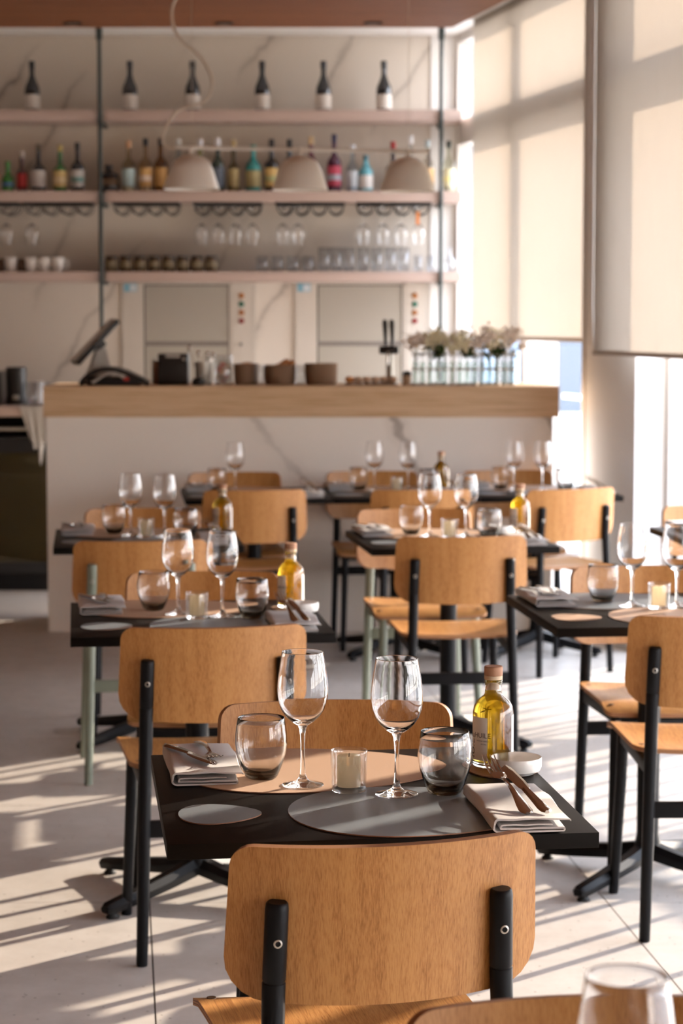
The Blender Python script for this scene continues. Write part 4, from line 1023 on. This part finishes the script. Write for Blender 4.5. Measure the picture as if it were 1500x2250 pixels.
bm = nb(); box(bm, (-.75, .05, .05), (.655, .60, .868)); 
obj('cabinet', bm, M('dark fridge cabinet', (.02, .018, .016), .5), t, False)
for i, (a, b_) in enumerate(((-.70, .06), (.07, .655))):
    bm = nb()
    box(bm, (a, 0, .10), (a+.055, .03, .865)); box(bm, (b_-.055, 0, .10), (b_, .03, .865)); box(bm, (a+.055, 0, .78), (b_-.055, .03, .865)); box(bm, (a+.055, 0, .10), (b_-.055, .03, .16))
    dr = obj('door', bm, M('black fridge frame', (.010, .010, .011), .4), t, False)
    bm = nb(); box(bm, (a+.055, .010, .16), (b_-.055, .014, .78)); obj('pane', bm, fridge_glass, dr, False)
    bm = nb(); box(bm, (a+.055, .046, .16), (b_-.055, .049, .78)); obj('painted_glow', bm, M('painted fridge glow', (.24, .21, .15), .7), t, False)  # interior glow put into this panel's colour; it emits nothing
    bm = nb(); lathe(bm, [(0, 0), (.010, 0), (.010, .004), (0, .004)], 14, mat=Matrix.Translation((b_-.12, .0, .125)) @ Matrix.Rotation(PI/2, 4, 'X')); obj('lock', bm, brushed, dr)
bm = nb(); box(bm, (-.75, .01, 0), (.655, .58, .095)); obj('plinth', bm, black_metal, t, False)
t = empty('coffee_grinder', (W(37, 12.75), 12.75, 1.040), 0, 'black cylindrical coffee grinder on the side worktop', 'coffee grinder')
bm = nb(); lathe(bm, [(0, 0), (.062, 0), (.064, .006), (.062, .03), (.058, .05), (.060, .19), (.055, .215), (0, .218)], 32); obj('body', bm, blackplastic, t)
bm = nb(); box(bm, (-.012, -.070, .03), (.022, -.055, .055), bev=.003); obj('badge', bm, greyplastic, t)
t = empty('coffee_machine', (W(-20, 12.8), 12.8, 1.040), 0, 'black coffee machine cut by the frame edge on the side worktop', 'coffee machine')
bm = nb(); box(bm, (-.16, -.15, 0), (.075, .15, .19), bev=.012); obj('body', bm, blackplastic, t)
bm = nb(); box(bm, (.01, -.156, .035), (.06, -.149, .075)); obj('badge', bm, greyplastic, t)
for i, (px, y) in enumerate(((72, 12.7), (85, 12.85), (98, 12.7))):
    o = tag(obj_keep('stacked_tumbler', lathe_bm([(0, 0), (.024, 0), (.026, .003), (.031, .13), (.029, .13), (.024, .008), (0, .008)], 24), MATS['white porcelain'] if i == 1 else thin_glass, None),
            ('clear tumbler beside the grinder on the side worktop', 'white beaker behind the clear tumblers on the side worktop', 'clear tumbler close to the oak bar top on the side worktop')[i], 'tumbler', 'beakers on the side worktop')
    o.location = (W(px, y), y, 1.0405)
# towel hanging over the worktop edge
bm = nb(); N1, N2 = 14, 20; Vv = []
def towel(u, v):
    # u across, v down the drop
    if v < .15: q_ = v/.15; x = -1.78+.13*u+.0*q_; y = 12.50-.115*q_; z = 1.044
    else:
        q_ = (v-.15)/.85; w_ = .055+.085*(1-q_) if q_ > .35 else .14-.0*q_
        drop = (.20+.14*math.exp(-((u-.62)/.16)**2)+.05*math.exp(-((u-.25)/.12)**2))*1.0
        x = -1.805+.15*u+.03*q_+(.5-u)*(.06*q_); y = 12.385+.016*math.sin(u*17)*q_; z = 1.044-drop*q_
    return Vector((x, y, z))
grid = [[bm.verts.new(towel(i/N1, j/N2)) for i in range(N1+1)] for j in range(N2+1)]
for j in range(N2):
    for i in range(N1): bm.faces.new((grid[j][i], grid[j][i+1], grid[j+1][i+1], grid[j+1][i]))
bmesh.ops.solidify(bm, geom=bm.faces[:], thickness=.003)
tag(obj('tea_towel', bm, cloth_white), 'white tea towel draped over the side worktop edge beside the bar', 'towel')

# ------------------------------------------------------------------ pendant lamp over the bar
LY = 10.9
def LP(px, py): return Vector(((px-750)*LY/4850, LY, 1.52+(705-py)*LY/4850))
t = empty('rail_pendant_lamp', (0, 0, 0), 0, 'cream rail pendant lamp with three dome shades and a looping cord above the bar', 'pendant lamp')
bm = nb(); tube(bm, [LP(388, 329), LP(938, 339)], .0085, 14); obj('rail', bm, lamp_mat, t)
for px in (426, 895):
    bm = nb(); p = LP(px, 332); tube(bm, [p, (p.x, p.y, ZW+.001)], .0012, 6); obj('suspension_wire', bm, lamp_cord, t)
top_ = LP(405, -18)
cp = [Vector((top_.x, LY, ZW)), LP(398, 0), LP(385, 25), LP(383, 50), LP(388, 75), LP(402, 100), LP(425, 118), LP(448, 140), LP(466, 170), LP(470, 195), LP(462, 220), LP(443, 236), LP(415, 242), LP(390, 254), LP(372, 280), LP(362, 305), LP(364, 322), LP(377, 329), LP(392, 330)]
bm = nb(); tube(bm, spline(cp, 6), .0075, 10); obj('cord', bm, lamp_cord, t)
for px, py in ((423.5, 345), (659.5, 347), (894, 350)):
    p = LP(px, py); pr = [(.012, .0), (.045, -.006), (.085, -.030), (.106, -.070), (.120, -.115), (.1345, -.160), (.1365, -.168)]
    pi_ = [(.1345, -.168), (.1325, -.160), (.118, -.115), (.104, -.070), (.083, -.032), (.044, -.009), (0, -.004)]
    bm = nb(); lathe(bm, [(0, .002)]+pr+pi_, 44, c=tuple(p)); sh = obj('lamp_shade', bm, lamp_mat, t)
    bm = nb(); lathe(bm, [(0, .0), (.011, .0), (.011, .040), (0, .040)], 16, c=tuple(p)); obj('neck', bm, lamp_mat, sh)
    bm = nb(); lathe(bm, [(0, -.03), (.018, -.03), (.018, -.055), (.028, -.080), (.030, -.098), (.020, -.118), (0, -.124)], 20, c=tuple(p)); obj('bulb', bm, M('unlit frosted bulb', (.75, .70, .62), .3), sh)
